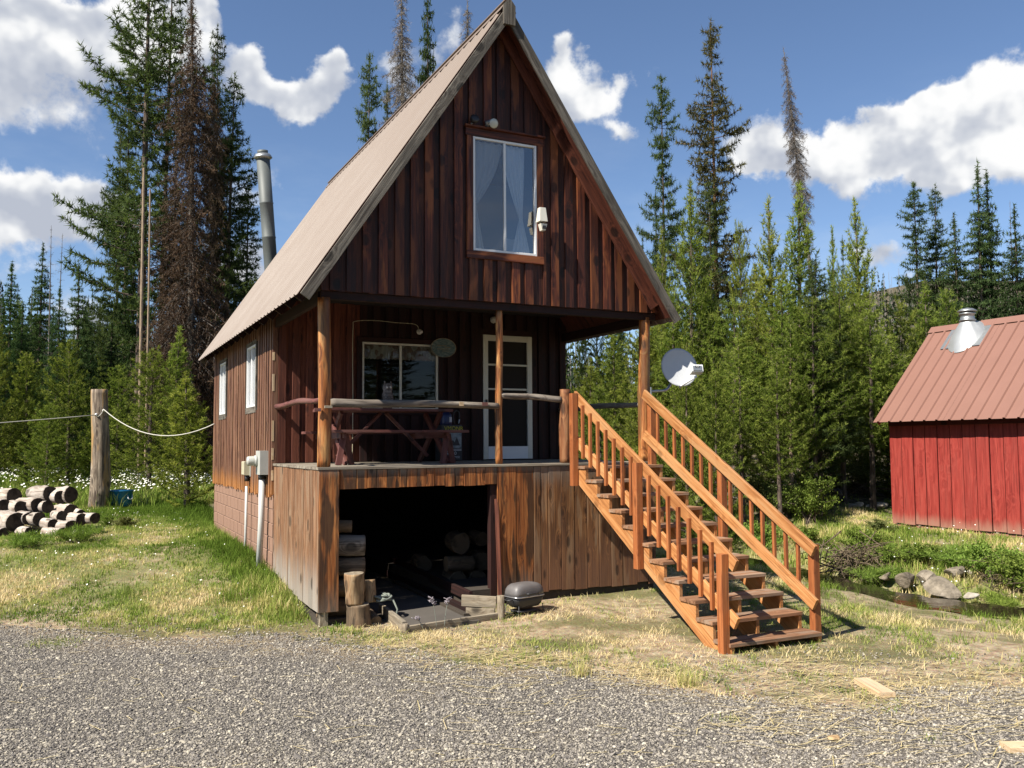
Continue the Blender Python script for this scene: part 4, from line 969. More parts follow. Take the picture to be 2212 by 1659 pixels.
FW=[(2.24,1.0,-1.15,.135,'large round log end on top of the right firewood stack'),(2.60,1.05,-1.42,.13,'round log end at the right of the middle row of the dark stack'),(2.20,1.0,-1.66,.13,'lower left log end of the stack inside the bay'),(2.49,1.0,-1.66,.125,'lower right log end of the stack inside the bay'),(2.70,1.3,-1.14,.10,'split log behind the top of the right stack'),(2.95,1.2,-1.5,.14,'far right log of the stack behind the skirt boards'),(2.9,1.1,-1.72,.12,'bottom right log of the stack behind the skirt boards'),(2.00,1.8,-1.50,.11,'small log far back in the right stack')]
for i,(x,y,z,r,lab) in enumerate(FW):
    single('firewood_log',lab,'log',(x,y,z+.03),(x+.06,y+.45,z+.03),r,r*.97,[M_BARK,M_ENDD],50+i,'firewood stacked at the right inside the storage bay')
single('firewood_log','log lying crosswise under the large round log end','log',(2.02,1.02,-1.38),(2.42,1.02,-1.39),.10,.10,[M_BARK,M_ENDL],61,'firewood stacked at the right inside the storage bay')
pts=[]
for i in range(90):
    t=i/89; a=t*2*math.pi*4.2; pts.append((.76+.085*math.cos(a)+.02*math.sin(a*2.3),-.12+.09*math.sin(a),-1.60+.02*t*6*.5+.018*math.sin(a*1.7)-.0))
pts+=[(.86,-.2,-1.60),(.90,-.23,-1.70),(.87,-.26,-1.80)]
v,f=tube(pts,.012,6); tag(put('rope_coil',mesh('rope',v,f,True),M_ROPE),'tangled grey-green rope coil hanging beside the stumps','rope')

# ------------------------------------------------------------------ left yard: pole, wires, tub, log pile
PZ=H1(-2.04,13.8)
pl_=empty('log_pole',(-2.04,13.8,PZ),'thick weathered log pole standing in the lawn carrying the white wires','pole')
log('pole_shaft',(-2.02,13.8,PZ-.4),(-2.06,13.78,1.66),.225,.20,[M_POLE,M_PALE],pl_,71,bend=.03,knots=12,rough=.045,segs=30,n=22)
sm('insulator',lathe([(.03,0),(.035,.04),(.02,.06)],10),M_WHITE,pl_,(-1.98,13.58,1.13),rot=RX)
sm('insulator',lathe([(.03,0),(.035,.04),(.02,.06)],10),M_WHITE,pl_,(-2.14,13.58,1.03),rot=RX)
def sag(a,b,s,n=16): a=Vector(a);b=Vector(b); return [a+(b-a)*(i/n)-Vector((0,0,s*4*(i/n)*(1-i/n))) for i in range(n+1)]
v,f=tube(sag((-1.98,13.5,1.16),(-.04,8.6,.70),.42),.011,6); tag(put('wire',mesh('wire',v,f,True),M_WIRE),'white wire sagging between the log pole and the side of the cabin','wire')
v,f=tube(sag((-2.14,13.5,1.02),(-9.5,11.3,.40),.06),.011,6); tag(put('wire',mesh('wire',v,f,True),M_WIRE),'white wire running left from the log pole out of view','wire')
v,f=tube(curve([(-2.14,13.5,1.02),(-2.1,13.5,.98),(-2.02,13.52,1.06),(-1.98,13.5,1.16)],4),.010,6); tag(put('wire',mesh('wire',v,f,True),M_WIRE),'short loop of white wire tied at the knot of the log pole','wire')
TP=(-1.52,13.95); TZ=H1(*TP)
tu=empty('plastic_tub',(TP[0],TP[1],TZ),'blue plastic tub with rope handle, behind the log pole','tub')
v,f=lathe([(.22,.02),(.245,.05),(.275,.40),(.30,.405),(.30,.43),(.27,.43),(.262,.40),(.20,.07)],32); sm('tub_shell',(v,f),M_BLUE,tu,(TP[0],TP[1],TZ))
sm('tub_lid',lathe([(.02,.41),(.15,.415),(.262,.425),(.262,.432),(.15,.445),(.1,.44),(.02,.45)],32),M_BLUE,tu,(TP[0],TP[1],TZ))
sm('handle',tube(curve([(TP[0]+.14,TP[1]-.22,TZ+.30),(TP[0]+.16,TP[1]-.29,TZ+.22),(TP[0]+.24,TP[1]-.26,TZ+.22),(TP[0]+.25,TP[1]-.15,TZ+.31)],4),.012,6),M_PVC,tu)
# pile of peeled logs: (x on the photo, y on the photo, radius, distance, dx)
PILE=[(42,1072,.17,21.6,0,'grey-ended log on top at the left end of the pile'),(148,1068,.17,21.9,.1,'topmost bleached log of the pile, end dark, left of two touching ones'),(180,1074,.15,21.7,.0,'small dark-ended log between two larger ones on top of the pile'),(207,1069,.165,21.6,0,'round log end on top of the pile nearest the pole'),
(10,1095,.16,21.1,0,'dark log end in the second row at the left edge'),(62,1098,.15,21.2,0,'second log of the middle row, bleached top'),(112,1092,.17,21.2,.05,'cracked pale log in the middle of the pile'),(140,1095,.13,21.3,0,'dark log end wedged behind the middle logs'),(210,1106,.165,20.9,.1,'long pale log with large dark round end, right of centre'),
(46,1128,.205,20.4,.1,'largest log of the pile, front left with wide dark end'),(115,1122,.15,20.5,.0,'front log with reddish end in the middle of the pile'),(182,1117,.125,20.5,.15,'pinkish bleached log with small round end'),(236,1112,.11,20.9,0,'short dark log end beside the large right one'),(155,1133,.12,20.2,0,'low dark log end sunk in grass at the front'),
(10,1154,.13,20.0,0,'lowest log in the bottom left corner of the pile'),(210,1138,.14,20.0,.12,'pale log half hidden by leaning grass at the front'),(238,1122,.13,20.3,0,'low dark log end in the grass right of centre'),(278,1120,.12,20.2,.25,'rightmost bleached log at the foot of the pole'),(183,1152,.12,19.8,.1,'shallow pale log at the very front of the pile'),(255,1155,.09,19.7,.1,'thin pale log lying in grass at the right front'),
(-40,1060,.17,21.6,0,'topmost log past the left edge'),(-30,1110,.18,20.9,0,'middle log past the left edge'),(-45,1150,.17,20.3,0,'bottom log past the left edge'),(85,1120,.14,21.0,0,'shadowed log end behind the largest log'),(90,1150,.12,20.4,0,'sunken dark log beside the largest log')]
# the logs lie along a common direction
for i,(px,py,r,dist,ex,lab) in enumerate(PILE):
    dist=16+(1155-py)/80*1.25; r*=dist/17.6*.92; px=px*.74 if px>0 else px; c_=spot(px,py,dist); ang=math.radians(112+random.uniform(-9,9)); L=.66+random.uniform(-.12,.2)
    dv=Vector((math.cos(ang),math.sin(ang),random.uniform(-.03,.03))).normalized()
    z=max(c_.z,H1(c_.x,c_.y)+r*.45); p0=Vector((c_.x,c_.y,z)); o=log('peeled_log',p0,p0+dv*L,r,r*.93,[M_PEEL,M_END],None,100+i,bend=.01,knots=3,rough=.05,n=14,segs=8)
    tag(o,lab,'log','bleached peeled logs piled beside the log pole')

# ------------------------------------------------------------------ offcuts on the gravel, rocks, creek stones
def lay(p0,p1,w,t,mt,name,lab,cat,z=None):
    z0=H1(p0[0],p0[1])+t/2+.008; o=beam(name,(p0[0],p0[1],z0),(p1[0],p1[1],z0),w,t,mt,None,c=.004); return tag(o,lab,cat)
lay((3.70,-4.66),(3.52,-5.10),.14,.05,M_NEW,'wood_offcut','pale pine block lying on the gravel right of the stairs','wood block')
lay((3.20,-6.37),(3.55,-6.55),.14,.04,M_NEW,'wood_offcut','orange board end at the bottom right edge of the gravel','wood block')
def rock(name,loc,s,seed,mt,lab,cat='rock',group=None,flat=.6,parent=None):
    R=random.Random(seed); import bmesh
    bm=bmesh.new(); bmesh.ops.create_icosphere(bm,subdivisions=3,radius=1)
    pls=[(Vector((R.gauss(0,1),R.gauss(0,1),R.gauss(0,.8))).normalized(),R.uniform(.42,.78)) for _ in range(9)]
    for v_ in bm.verts:
        c_=v_.co.copy()
        for nn,dd_ in pls:
            k=c_.dot(nn)-dd_
            if k>0: c_-=nn*k*.92
        c_*=1+.05*(R.random()-.5); v_.co=Vector((c_.x*s[0],c_.y*s[1],c_.z*s[2]))
    me=bpy.data.meshes.new(name); bm.to_mesh(me); bm.free()
    o=put(name,me,mt,parent,loc,(R.uniform(-.15,.15),R.uniform(-.15,.15),R.uniform(0,6))); return tag(o,lab,cat,group)
def rockmat(name,a,b,c_):
    m,g=mat(name); o=g.obj(); n=g.noise(o,6,6,.65); g.bsdf(g.ramp(n,[(.3,a),(.5,b),(.7,c_)]),.9,bump=g.bump(g.noise(o,14,6,.7),.9,.03),spec=.3); return m
M_RK=rockmat('grey_granite',(.10,.085,.065),(.27,.23,.175),(.44,.38,.30)); M_RKD=rockmat('wet_dark_stone',(.06,.05,.038),(.20,.165,.12),(.36,.30,.23)); M_RKL=rockmat('pale_stone',(.30,.26,.2),(.48,.43,.35),(.62,.58,.5))
m_ch=rockmat('wood_chip',(.30,.18,.09),(.55,.36,.18),(.72,.52,.3)); zc=H1(2.31,-5.69)
rock('bark_chip',(2.31,-5.69,zc+.018),(.085,.05,.014),5,m_ch,'oval tan wood chip lying on the gravel in the foreground','wood chip')
for i,(px,py,dist,s,mt,lab) in enumerate(((2035,1306,15.0,(.62,.36,.19),M_RK,'large flat-topped slab of rock in the middle of the creek'),(1960,1283,16.2,(.36,.3,.24),M_RKD,'rounded brown boulder on the far creek bank left of the slab'),(2010,1270,16.4,(.42,.35,.26),M_RK,'boulder on the creek bank directly behind the slab'),(2065,1250,16.9,(.42,.3,.22),M_RK,'tan boulder on the bank right of centre'),(1915,1275,16.2,(.22,.2,.16),M_RKD,'small dark boulder at the left end of the visible creek'),(2100,1322,14.6,(.26,.2,.09),M_RKL,'low pale stone at the right of the slab in the water'),(2095,1243,17.0,(.16,.14,.10),M_RKL,'small pale stone in the grass above the creek'),
 (1855,1095,21.5,(.30,.2,.12),M_RKL,'pale rock on the slope below the pines'),(1895,1098,21.0,(.5,.35,.16),M_RKL,'broad pale rock in the grass left of the red shed'),(1840,1098,20.2,(.28,.22,.14),M_RKL,'pale rock beside the shrub left of the shed'),(1955,1112,19.6,(.22,.16,.09),M_RKL,'small pale stone at the corner of the red shed'),(1740,1165,16.5,(.35,.28,.2),M_RK,'grey rock glimpsed between the stair balusters'),(1770,1075,21.0,(.4,.3,.15),M_RKL,'pale rock among roots under the pines'))):
    p=gh(px,py); p.z=max(H1(p.x,p.y)+s[2]*.35,-2.12+s[2]*.4)
    rock('rock',p,tuple(q*(.62 if i else .85) for q in s),200+i,mt,lab,'rock','rocks along the creek')
# ------------------------------------------------------------------ red shed
sh=empty('red_shed',(15.6,.6,-1.6),'red board shed with faded red ribbed metal roof and silver roof vent','shed')
shw=part(sh,'wall',(14,.6,-.5)); SY0,SY1=-2.6,3.90
box('backing',(14.03,SY0,-1.56),(14.05,SY1-.02,.60),M_SHEDG,shw)
y=SY1
while y>SY0:
    w=.305; k=random.choice((0,.010,.018))
    box('board',(14.0-k,y-w+.014,-1.56+random.uniform(-.012,.012)),(14.024-k,y-.006,.60),M_SHED,shw); y-=w
x=14.03
quad=[]
while x<17.2:
    b=min(x+.3,17.2); zz=lambda q:.74+(min(q,31.4-q)-13.7)*1.084-.15
    quadboard('board',x+.004,b-.004,-1.56,zz(x),zz(b),SY1-.03,SY1-.005,M_SHED,sh); x+=.3
box('corner_trim',(13.985,SY1-.10,-1.58),(14.0+.0-.014,SY1+.01,.60),M_SHED,shw)
box('skid',(14.03,SY0,-1.72),(14.13,SY1-.05,-1.59),M_SHED,sh); box('eave_board',(13.96,SY0,.60),(14.05,SY1+.02,.74),M_SHEDG,sh)
for yy in np.arange(SY0+.3,SY1,.61): box('floor_joist_end',(14.01,yy,-1.60),(14.06,yy+.05,-1.565),M_PALE,sh)
# battered footings
for i,yy in enumerate((3.6,1.8,0,-1.8)): box('footing_block',(14.05,yy-.15,-1.95),(14.3,yy+.15,-1.721),M_CONC,sh)
shr=part(sh,'roof',(15.7,.6,2.0))
sa=Vector((13.66,0,.70)); sb=Vector((15.70,0,2.93)); sL=(sb-sa).length; sv=(sb-sa).normalized(); nv=Vector((-sv.z,0,sv.x))
pm2=roofpanel(.91,sL+.02,3,.032); pm2.materials.append(M_SROOF)
for i in range(8):
    yc=4.07-.455-.912*i
    for sd_ in(-1,1):
        s2=Vector(sv);n2=Vector(nv);c0=(sa+sb)/2
        if sd_>0: c0.x=31.4-c0.x; s2.x*=-1;n2.x*=-1
        c0.y=yc; put('roof_panel',pm2,None,shr,c0+n2*.002*(i%2),basis(s2,n2))
def slopebeam(y0,y1,t0,t1,nm,mt):
    for sd_ in(-1,1):
        s2=Vector(sv);n2=Vector(nv);a=Vector(sa)
        if sd_>0: a.x=31.4-a.x; s2.x*=-1; n2.x*=-1
        c0=a+s2*.03-n2*(t0+t1)/2; c1=c0+s2*(sL-.05); c0.y=c1.y=(y0+y1)/2
        beam(nm,c0,c1,y1-y0,t1-t0,mt,shr,up=tuple(n2))
slopebeam(3.98,4.02,.01,.13,'barge_board',M_SHED); slopebeam(SY0-.5,3.97,.006,.02,'roof_sheathing',M_SHEDG)
for sd_ in (-1,1):
    s2=Vector(sv);n2=Vector(nv);
    if sd_>0: s2.x*=-1;n2.x*=-1
    c0=Vector((15.7,0,2.955))-s2*.09+n2*.012; beam('ridge_cap',(c0.x,-3.2,c0.z),(c0.x,4.08,c0.z),.2,.004,M_SROOF,shr,up=tuple(n2))
vt=part(sh,'roof_vent',(15.42,2.92,2.62))
beam('flashing_plate',sa+sv*(sL*.735)+nv*.026+Vector((0,2.92,0)),sa+sv*(sL*.985)+nv*.026+Vector((0,2.92,0)),1.02,.004,M_GALV,vt,up=tuple(nv),c=.001)
M_VENT=plain('bright_vent_steel',(.56,.58,.58),.45,.55,nz=.2,sc=4)
vs=[];fs=[];n=32
for j,(r,z) in enumerate(((.40,None),(.36,2.62),(.165,2.93))):
    for i in range(n):
        a=2*math.pi*i/n; x=15.42+r*math.cos(a); y=2.92+r*math.sin(a)
        zr=.70+(x-13.66)/(15.70-13.66)*2.23
        if j==0: x=15.37+.40*math.cos(a)*.85; zr=.70+(x-13.66)/(2.04)*2.23; zz_=zr+.03
        elif j==1: x=15.40+.33*math.cos(a)*.8; zz_=max(z+.05*0,.70+(x-13.66)/2.04*2.23+.09)
        else: x=15.44+r*math.cos(a); zz_=z
        vs.append((x,y,zz_))
for j in range(2):
    for i in range(n): k=(i+1)%n; fs.append((j*n+i,j*n+k,(j+1)*n+k,(j+1)*n+i))
sm('vent_cone',(vs,fs),M_VENT,vt); sm('vent_pipe',lathe([(.155,3.0),(.158,3.05),(.175,3.055),(.175,3.08),(.15,3.085),(.145,3.19),(.175,3.20),(.175,3.225),(.13,3.23)],26),M_GALV,vt,(15.44,2.92,-.09))
sm('vent_cap',lathe([(.12,3.25),(.20,3.26),(.205,3.28),(.12,3.33),(.03,3.345)],26),M_GALV,vt,(15.44,2.92,-.09)); sm('vent_strap',tube([(15.30,2.92,3.10),(15.29,2.92,3.2),(15.44,2.92,3.26),(15.59,2.92,3.2),(15.58,2.92,3.10)],.01,6),M_GALV,vt)

# ------------------------------------------------------------------ trees
def leafmat(name,a,b,c_,tr=.35,rv=.35):
    m,g=mat(name); v=g.attr('v'); r=g.rnd()
    c=g.ramp(v,[(0,a),(.5,b),(1,c_)])
    c=g.v('SCALE',c,scale=g.m('ADD',(1-rv*.5)*.80,g.m('MULTIPLY',r,rv*.80)))
    hs=g.n('ShaderNodeHueSaturation'); g.put(hs.inputs['Hue'],g.m('ADD',.485,g.m('MULTIPLY',g.m('FRACT',g.m('MULTIPLY',r,7.3)),.03))); g.put(hs.inputs['Color'],c); hs.inputs['Saturation'].default_value=1
    df=g.n('ShaderNodeBsdfDiffuse'); g.put(df.inputs[0],hs.outputs[0]); t=g.n('ShaderNodeBsdfTranslucent'); g.put(t.inputs[0],g.v('MULTIPLY',hs.outputs[0],(1.1,1.15,.6)))
    mx=g.n('ShaderNodeMixShader'); mx.inputs[0].default_value=tr; g.L.new(df.outputs[0],mx.inputs[1]); g.L.new(t.outputs[0],mx.inputs[2]); g.out(mx.outputs[0]); return m
M_YP=leafmat('young_pine_needles',(.06,.095,.018),(.16,.215,.034),(.36,.40,.09))
M_OP=leafmat('old_pine_needles',(.035,.060,.025),(.075,.110,.040),(.14,.18,.065))
M_FIR=leafmat('fir_needles',(.025,.050,.022),(.050,.088,.034),(.10,.15,.055))
M_DEADN=leafmat('dead_brown_twigs',(.035,.024,.018),(.085,.055,.038),(.17,.115,.075),.1)
M_DEADG=leafmat('dead_grey_twigs',(.07,.062,.055),(.16,.14,.12),(.28,.25,.21),.05)
def barkmat(name,a,b,c_,sc=9):
    m,g=mat(name); o=g.obj(); n=g.noise(g.v('MULTIPLY',o,(6,6,1.2)),sc*.25,5,.65); g.bsdf(g.ramp(n,[(.3,a),(.5,b),(.7,c_)]),.95,bump=g.bump(n,1,.04),spec=.15); return m
M_TRK=barkmat('grey_brown_bark',(.04,.03,.024),(.13,.10,.08),(.25,.20,.16)); M_TRKP=barkmat('bare_pale_trunk',(.22,.15,.10),(.40,.30,.21),(.52,.41,.30)); M_TRKG=barkmat('grey_snag_wood',(.08,.07,.06),(.18,.16,.14),(.30,.275,.24)); M_TRKO=barkmat('orange_pine_bark',(.09,.05,.03),(.24,.135,.08),(.36,.22,.13))
def nrm(a): return a/np.maximum(np.linalg.norm(a,axis=-1,keepdims=True),1e-6)
def mk_tree(kind,H,Wd,seed):
    """returns (trunk mesh verts/faces, crown arrays). All sizes in metres, base at the origin."""
    R=np.random.default_rng(seed); P=[];D=[];Vv=[];tubes=[]
    lean=R.normal(0,.012*H,2)
    def tx(z): t=z/H; return np.array([lean[0]*t*t+.02*H*.25*math.sin(3*t+seed),lean[1]*t*t,z])
    zs=np.linspace(0,H,16); rt=.011*H+.03
    if kind in('old','oldb'): rt=.009*H+.04
    if kind=='snag': rt=.008*H+.05
    rad=[rt*(1-.93*(z/H)**(1.1 if kind!='snag' else 1.0)) for z in zs]; rad[0]*=1.25
    if kind=='snagpole': rad=[.012*H*(1-.35*z/H) for z in zs]
    if kind!='snagpole': tubes.append(([tx(z) for z in zs],rad,9))
    else: tubes.append(([tx(z) for z in zs],rad,9))
    cfg=dict(young=dict(z0=.03,ws=.40,nb=6,up=.50,curl=.6,den=.085,blade=(.13,.019),k=8,tw=.27,prof=lambda t:(1-t)**.8*min(1,(t+.02)/.12)**.4,jl=.3),
             bushy=dict(z0=.02,ws=.46,nb=6,up=.28,curl=.5,den=.09,blade=(.14,.021),k=8,tw=.27,prof=lambda t:min(1,1.15*(1-t)**.62)*min(1,(t+.03)/.10)**.5,jl=.4),
             fir=dict(z0=.02,ws=.34,nb=8,up=-.12,curl=.12,den=.14,blade=(.17,.034),k=7,tw=.22,prof=lambda t:(1-t)**.85,jl=.25),
             old=dict(z0=.16,ws=.42,nb=7,up=.05,curl=.6,den=.15,blade=(.24,.036),k=9,tw=.24,prof=lambda t:(.66+.34*math.sin(t*17+seed))*(1-t)**.35*min(1,(t+.05)/.15),jl=.6),
             oldb=dict(z0=.10,ws=.40,nb=8,up=-.05,curl=.5,den=.15,blade=(.23,.034),k=9,tw=.24,prof=lambda t:(.72+.28*math.sin(t*19+seed))*(1-t)**.5,jl=.55),
             limb=dict(z0=.30,ws=.48,nb=6,up=.25,curl=.5,den=.09,blade=(.14,.021),k=8,tw=.27,prof=lambda t:min(1,1.15*(1-t)**.62)*min(1,(t+.1)/.25)**.5,jl=.5),
             dead=dict(z0=.05,ws=.36,nb=9,up=-.45,curl=-.25,den=.16,blade=(.20,.022),k=8,tw=.24,prof=lambda t:(.78+.22*math.sin(t*13+seed))*(1-t)**.55,jl=.5),
             snag=dict(z0=.50,ws=.20,nb=7,up=-.35,curl=-.4,den=.08,blade=(.16,.012),k=6,tw=.16,prof=lambda t:.25+.75*math.sin(math.pi*min(1,t*.85+.1))**2,jl=.5),
             bare=dict(z0=.35,ws=.55,nb=4,up=.1,curl=.1,den=.30,blade=(.14,.012),k=3,tw=.40,prof=lambda t:(1-t)**.6,jl=.6),
             snagpole=dict(z0=.5,ws=1.4,nb=2,up=.1,curl=.2,den=9,blade=(.1,.01),k=1,tw=9,prof=lambda t:.35,jl=.5))[kind]
    z=cfg['z0']*H
    while z<H*.985:
        t=(z-cfg['z0']*H)/(H*(1-cfg['z0'])); Lw=Wd/2*cfg['prof'](t)
        nb=max(3,int(cfg['nb']*(1 if t<.8 else .75))); ph=R.uniform(0,6.28)
        for b in range(nb):
            az=ph+2*math.pi*b/nb+R.normal(0,.25); L=max(.10,Lw*(1+R.uniform(-cfg['jl'],cfg['jl']*.6)))
            if kind in('old','oldb') and R.random()<.16: continue
            n=max(3,int(L/.22)+1); e=cfg['up']+R.normal(0,.10)+(.5*t if kind in('young','bushy') else 0.); c=tx(z+R.uniform(-.08,.08)); pts=[c]
            step=L/n; a2=az
            for i in range(n):
                el=e+cfg['curl']*(i/n); a2+=R.normal(0,.06); dv=np.array([math.cos(a2)*math.cos(el),math.sin(a2)*math.cos(el),math.sin(el)]); c=c+dv*step; pts.append(c)
            pts=np.array(pts); br=.006*L+.006
            tubes.append((pts,[br*(1-.8*i/n) for i in range(n+1)],3))
            dirs=nrm(np.gradient(pts,axis=0))
            inner={'old':.38,'oldb':.25,'dead':.05,'snag':.0,'limb':.12,'bare':.2,'young':.08,'bushy':.12,'fir':.05,'snagpole':2}[kind]
            s=inner*L
            while s<L:
                f=s/L*n; i=min(int(f),n-1); fr=f-i; p=pts[i]*(1-fr)+pts[i+1]*fr; d=dirs[i]
                P.append(p); D.append(d); Vv.append(.45+(.3 if s>L-.2 else 0))
                s+=cfg['den']
            # side twigs
            s=max(inner,.15)*L; sgn=1
            while s<L*.96 and L>.35:
                f=s/L*n; i=min(int(f),n-1); fr=f-i; p=pts[i]*(1-fr)+pts[i+1]*fr; d=dirs[i]
                sd_=np.cross(d,[0,0,1]); sd_/=max(np.linalg.norm(sd_),1e-3); dd_=nrm(d*.75+sd_*sgn*.8+np.array([0,0,R.normal(.08 if kind in('young','bushy') else -.05,.12)]))
                tl=(L-s)*.5*R.uniform(.6,1.1)+.08; sgn*=-1
                if kind in('dead','snag'): dd_=nrm(dd_+np.array([0,0,-.5]))
                if tl>.3: tubes.append(([p,p+dd_*tl],[br*.5,br*.15],3))
                q_=cfg['den']*.6
                while q_<tl:
                    P.append(p+dd_*q_); D.append(dd_); Vv.append(.45+(.25 if q_>tl-.12 else 0)); q_+=cfg['den']
                s+=cfg['tw']
        z+=cfg['ws']*R.uniform(.8,1.2)*(1-.35*t)
    if kind not in('snagpole',):
        for zz in np.arange(H*.9,H,.1): P.append(tx(zz)); D.append(np.array([0,0,1.])); Vv.append(.8)
    TV=[];TF=[]
    for pts,rr,n in tubes:
        if not len(pts): continue
        v,f=tube([Vector(p) for p in pts],list(rr),n,cap=False); b=len(TV); TV+=v; TF+=[tuple(b+i for i in q_) for q_ in f]
    tm=mesh('trunk',TV,TF,True)
    if not P or kind=='snagpole': return tm,None
    P=np.array(P);D=np.array(D);Vv=np.array(Vv)+R.normal(0,.13,len(P)); k=cfg['k']; bl,bw=cfg['blade']; N=len(P)
    Pk=np.repeat(P,k,0); Dk=np.repeat(D,k,0); rv=nrm(R.normal(size=(N*k,3))); fwd_=(.75 if kind in('young','bushy','old','oldb') else .5)
    dr_=nrm(Dk*fwd_+rv*.85+(np.array([0,0,.15]) if kind in('young','bushy') else np.array([0,0,-.05]))); ln=bl*R.uniform(.6,1.15,(N*k,1)); sd2=nrm(np.cross(dr_,R.normal(size=(N*k,3))))
    Pk=Pk+R.normal(0,.012,(N*k,3))
    V=np.stack([Pk-sd2*bw/2,Pk+sd2*bw/2,Pk+dr_*ln],1).reshape(-1,3); F=np.arange(N*k*3).reshape(-1,3)
    col=np.repeat(np.clip(np.repeat(Vv,k)+R.normal(0,.08,N*k),0,1),3)
    return tm,npmesh('crown',V,F,{'v':col})
LIB={}
SPEC={'young':(M_TRK,M_YP),'bushy':(M_TRK,M_YP),'limb':(M_TRK,M_YP),'fir':(M_TRK,M_FIR),'old':(M_TRK,M_OP),'oldb':(M_TRK,M_OP),'dead':(M_TRKG,M_DEADN),'snag':(M_TRKG,M_DEADG),'bare':(M_TRKG,M_DEADG),'snagpole':(M_TRKP,None)}
def lib(kind,H,Wd,seed,idx=0):
    k=(kind,idx)
    if k not in LIB:
        tm,cm=mk_tree(kind,H,Wd,seed); tm.materials.append(SPEC[kind][0])
        if cm: cm.materials.append(SPEC[kind][1])
        if cm:
            co=np.empty(len(cm.vertices)*3,np.float32); cm.vertices.foreach_get('co',co); co=co.reshape(-1,3); rr=np.hypot(co[:,0],co[:,1]); Wd=2*float(np.percentile(rr,93))
        LIB[k]=(tm,cm,H,Wd)
    return LIB[k]
for i in range(3): lib('young',6.0,3.6,11+i,i)
for i in range(3): lib('bushy',6.5,4.2,21+i,i)
for i in range(3): lib('fir',9,4.0,31+i,i)
for i in range(2): lib('old',17,6.4,41+i,i)
lib('oldb',14,5.4,51,0); lib('oldb',13,4.8,54,1)
lib('dead',17,5.6,61,0); lib('snag',14,1.3,71,0); lib('bare',10,2.0,81,0); lib('bare',10,1.6,82,1); lib('limb',7,4.0,95,0); lib('limb',7.5,3.6,97,1); lib('snagpole',11,1.0,91,0)
NAMES={'young':'pine_sapling','bushy':'pine_tree','limb':'pine_tree','fir':'fir_tree','old':'pine_tree','oldb':'pine_tree','dead':'dead_tree','snag':'dead_tree','bare':'dead_tree','snagpole':'dead_tree'}
def tree(kind,idx,x,y,Hh,ww,label,group=None,rz=None,base=None,cmat=None,tmat=None,tilt=None):
    tm,cm,H0,W0=LIB[(kind,idx)]; z=H1(x,y)-.05 if base is None else base
    e=empty(NAMES[kind],(x,y,z),label,'tree',group); e.rotation_euler=(0,0,random.uniform(0,6.28) if rz is None else rz)
    e.scale=(ww/W0,ww/W0,Hh/H0)
    if tilt: e.rotation_euler=(Matrix.Rotation(tilt,3,Vector((cf.x,cf.y,0)).normalized())@Matrix.Rotation(e.rotation_euler.z,3,'Z')).to_euler()
    for nm,me in (('trunk',tm),('crown',cm)):
        if me is None: continue
        o=bpy.data.objects.new(nm,me); COL.objects.link(o); o.parent=e
        mt=tmat if nm=='trunk' else cmat
        if mt: o.material_slots[0].link='OBJECT'; o.material_slots[0].material=mt
    return e
def ptree(kind,idx,px,topy,d,wpx,label,group=None,**k):
    """tree whose trunk stands at heading px, d metres ahead, reaching topy; crown wpx photo-pixels wide"""
    p=spot(px,900,d); z=H1(p.x,p.y); top=spot(px,topy,d).z; ww=wpx/CF*d
    return tree(kind,idx,p.x,p.y,top-z+.05,ww,label,group,**k)
T=ptree
# left group of tall trees
T('old',0,300,-230,36,270,'tallest live pine left of the cabin, its top beyond the frame, crown thin and gappy')
T('old',1,348,-200,38,190,'second tall pine standing between the tall live pine and the dead brown tree')
T('dead',0,408,-45,33,165,'tall dead tree hung with dense dark brown twigs left of the cabin')
T('dead',0,362,330,34,140,'shorter dead brown tree leaning against the foot of the tall dead one',rz=2.2)
T('dead',0,455,90,37,95,'slim dark dead tree on the right side of the dead brown one',rz=4.0)
T('oldb',0,488,140,38,185,'tall pine with yellow-green crown just left of the stove chimney')
T('oldb',1,525,390,39,140,'lower pine half hidden behind the tan roof near the chimney')
T('fir',0,283,520,37,130,'dark fir filling the lower gap under the tallest live pine')
T('oldb',0,246,260,40,120,'pine with rounded foliage masses at the left edge of the tall group',rz=1.0)
T('oldb',1,262,120,39,120,'thin live pine behind the left edge of the tallest one',rz=4)
T('oldb',0,462,30,40,130,'live pine top showing between the two dark dead trees',rz=5)
T('snagpole',0,302,352,31,30,'bare pale barkless trunk, the taller of the two left of the cabin')
T('snagpole',0,316,400,31,22,'bare pale barkless trunk, the thinner of the two left of the cabin',rz=2)
# left background
T('fir',1,12,560,42,120,'dark fir cut by the left edge of the view'); T('fir',2,80,520,46,110,'narrow fir behind the young trees at far left'); 
T('bare',0,103,480,44,40,'bare grey snag, left of two, above the far left firs'); T('bare',1,118,497,44,34,'bare grey snag, right of two, above the far left firs')
T('fir',0,163,560,33,120,'broad green fir with pointed top left of the pole'); T('fir',1,118,615,31,105,'green fir just left of the broad pointed one'); T('fir',2,40,650,33,110,'rounded fir near the left edge behind the log pile')
T('bushy',0,150,735,27,140,'bright young pine directly left of the log pole'); T('bushy',1,60,760,28,130,'young pine behind the log pile'); T('bushy',2,325,752,26,165,'big bright young pine right of the log pole'); T('young',0,405,800,21.5,140,'young pine standing close to the back corner of the cabin')
T('fir',1,235,690,34,110,'fir between the pole and the bare trunks'); T('bushy',0,255,790,29,120,'young pine right behind the log pole'); T('bushy',1,-20,700,27,130,'young pine at the very left edge'); T('fir',0,455,650,35,110,'dark tree in the shadow behind the cabin corner'); T('young',1,210,860,27,80,'small sapling behind the log pole'); T('young',2,380,700,30,110,'sapling at the foot of the dead brown tree')
T('bushy',2,105,870,25.5,110,'low young pine behind the left of the log pile'); T('fir',2,395,640,37,100,'fir seen through the foot of the dead brown tree')
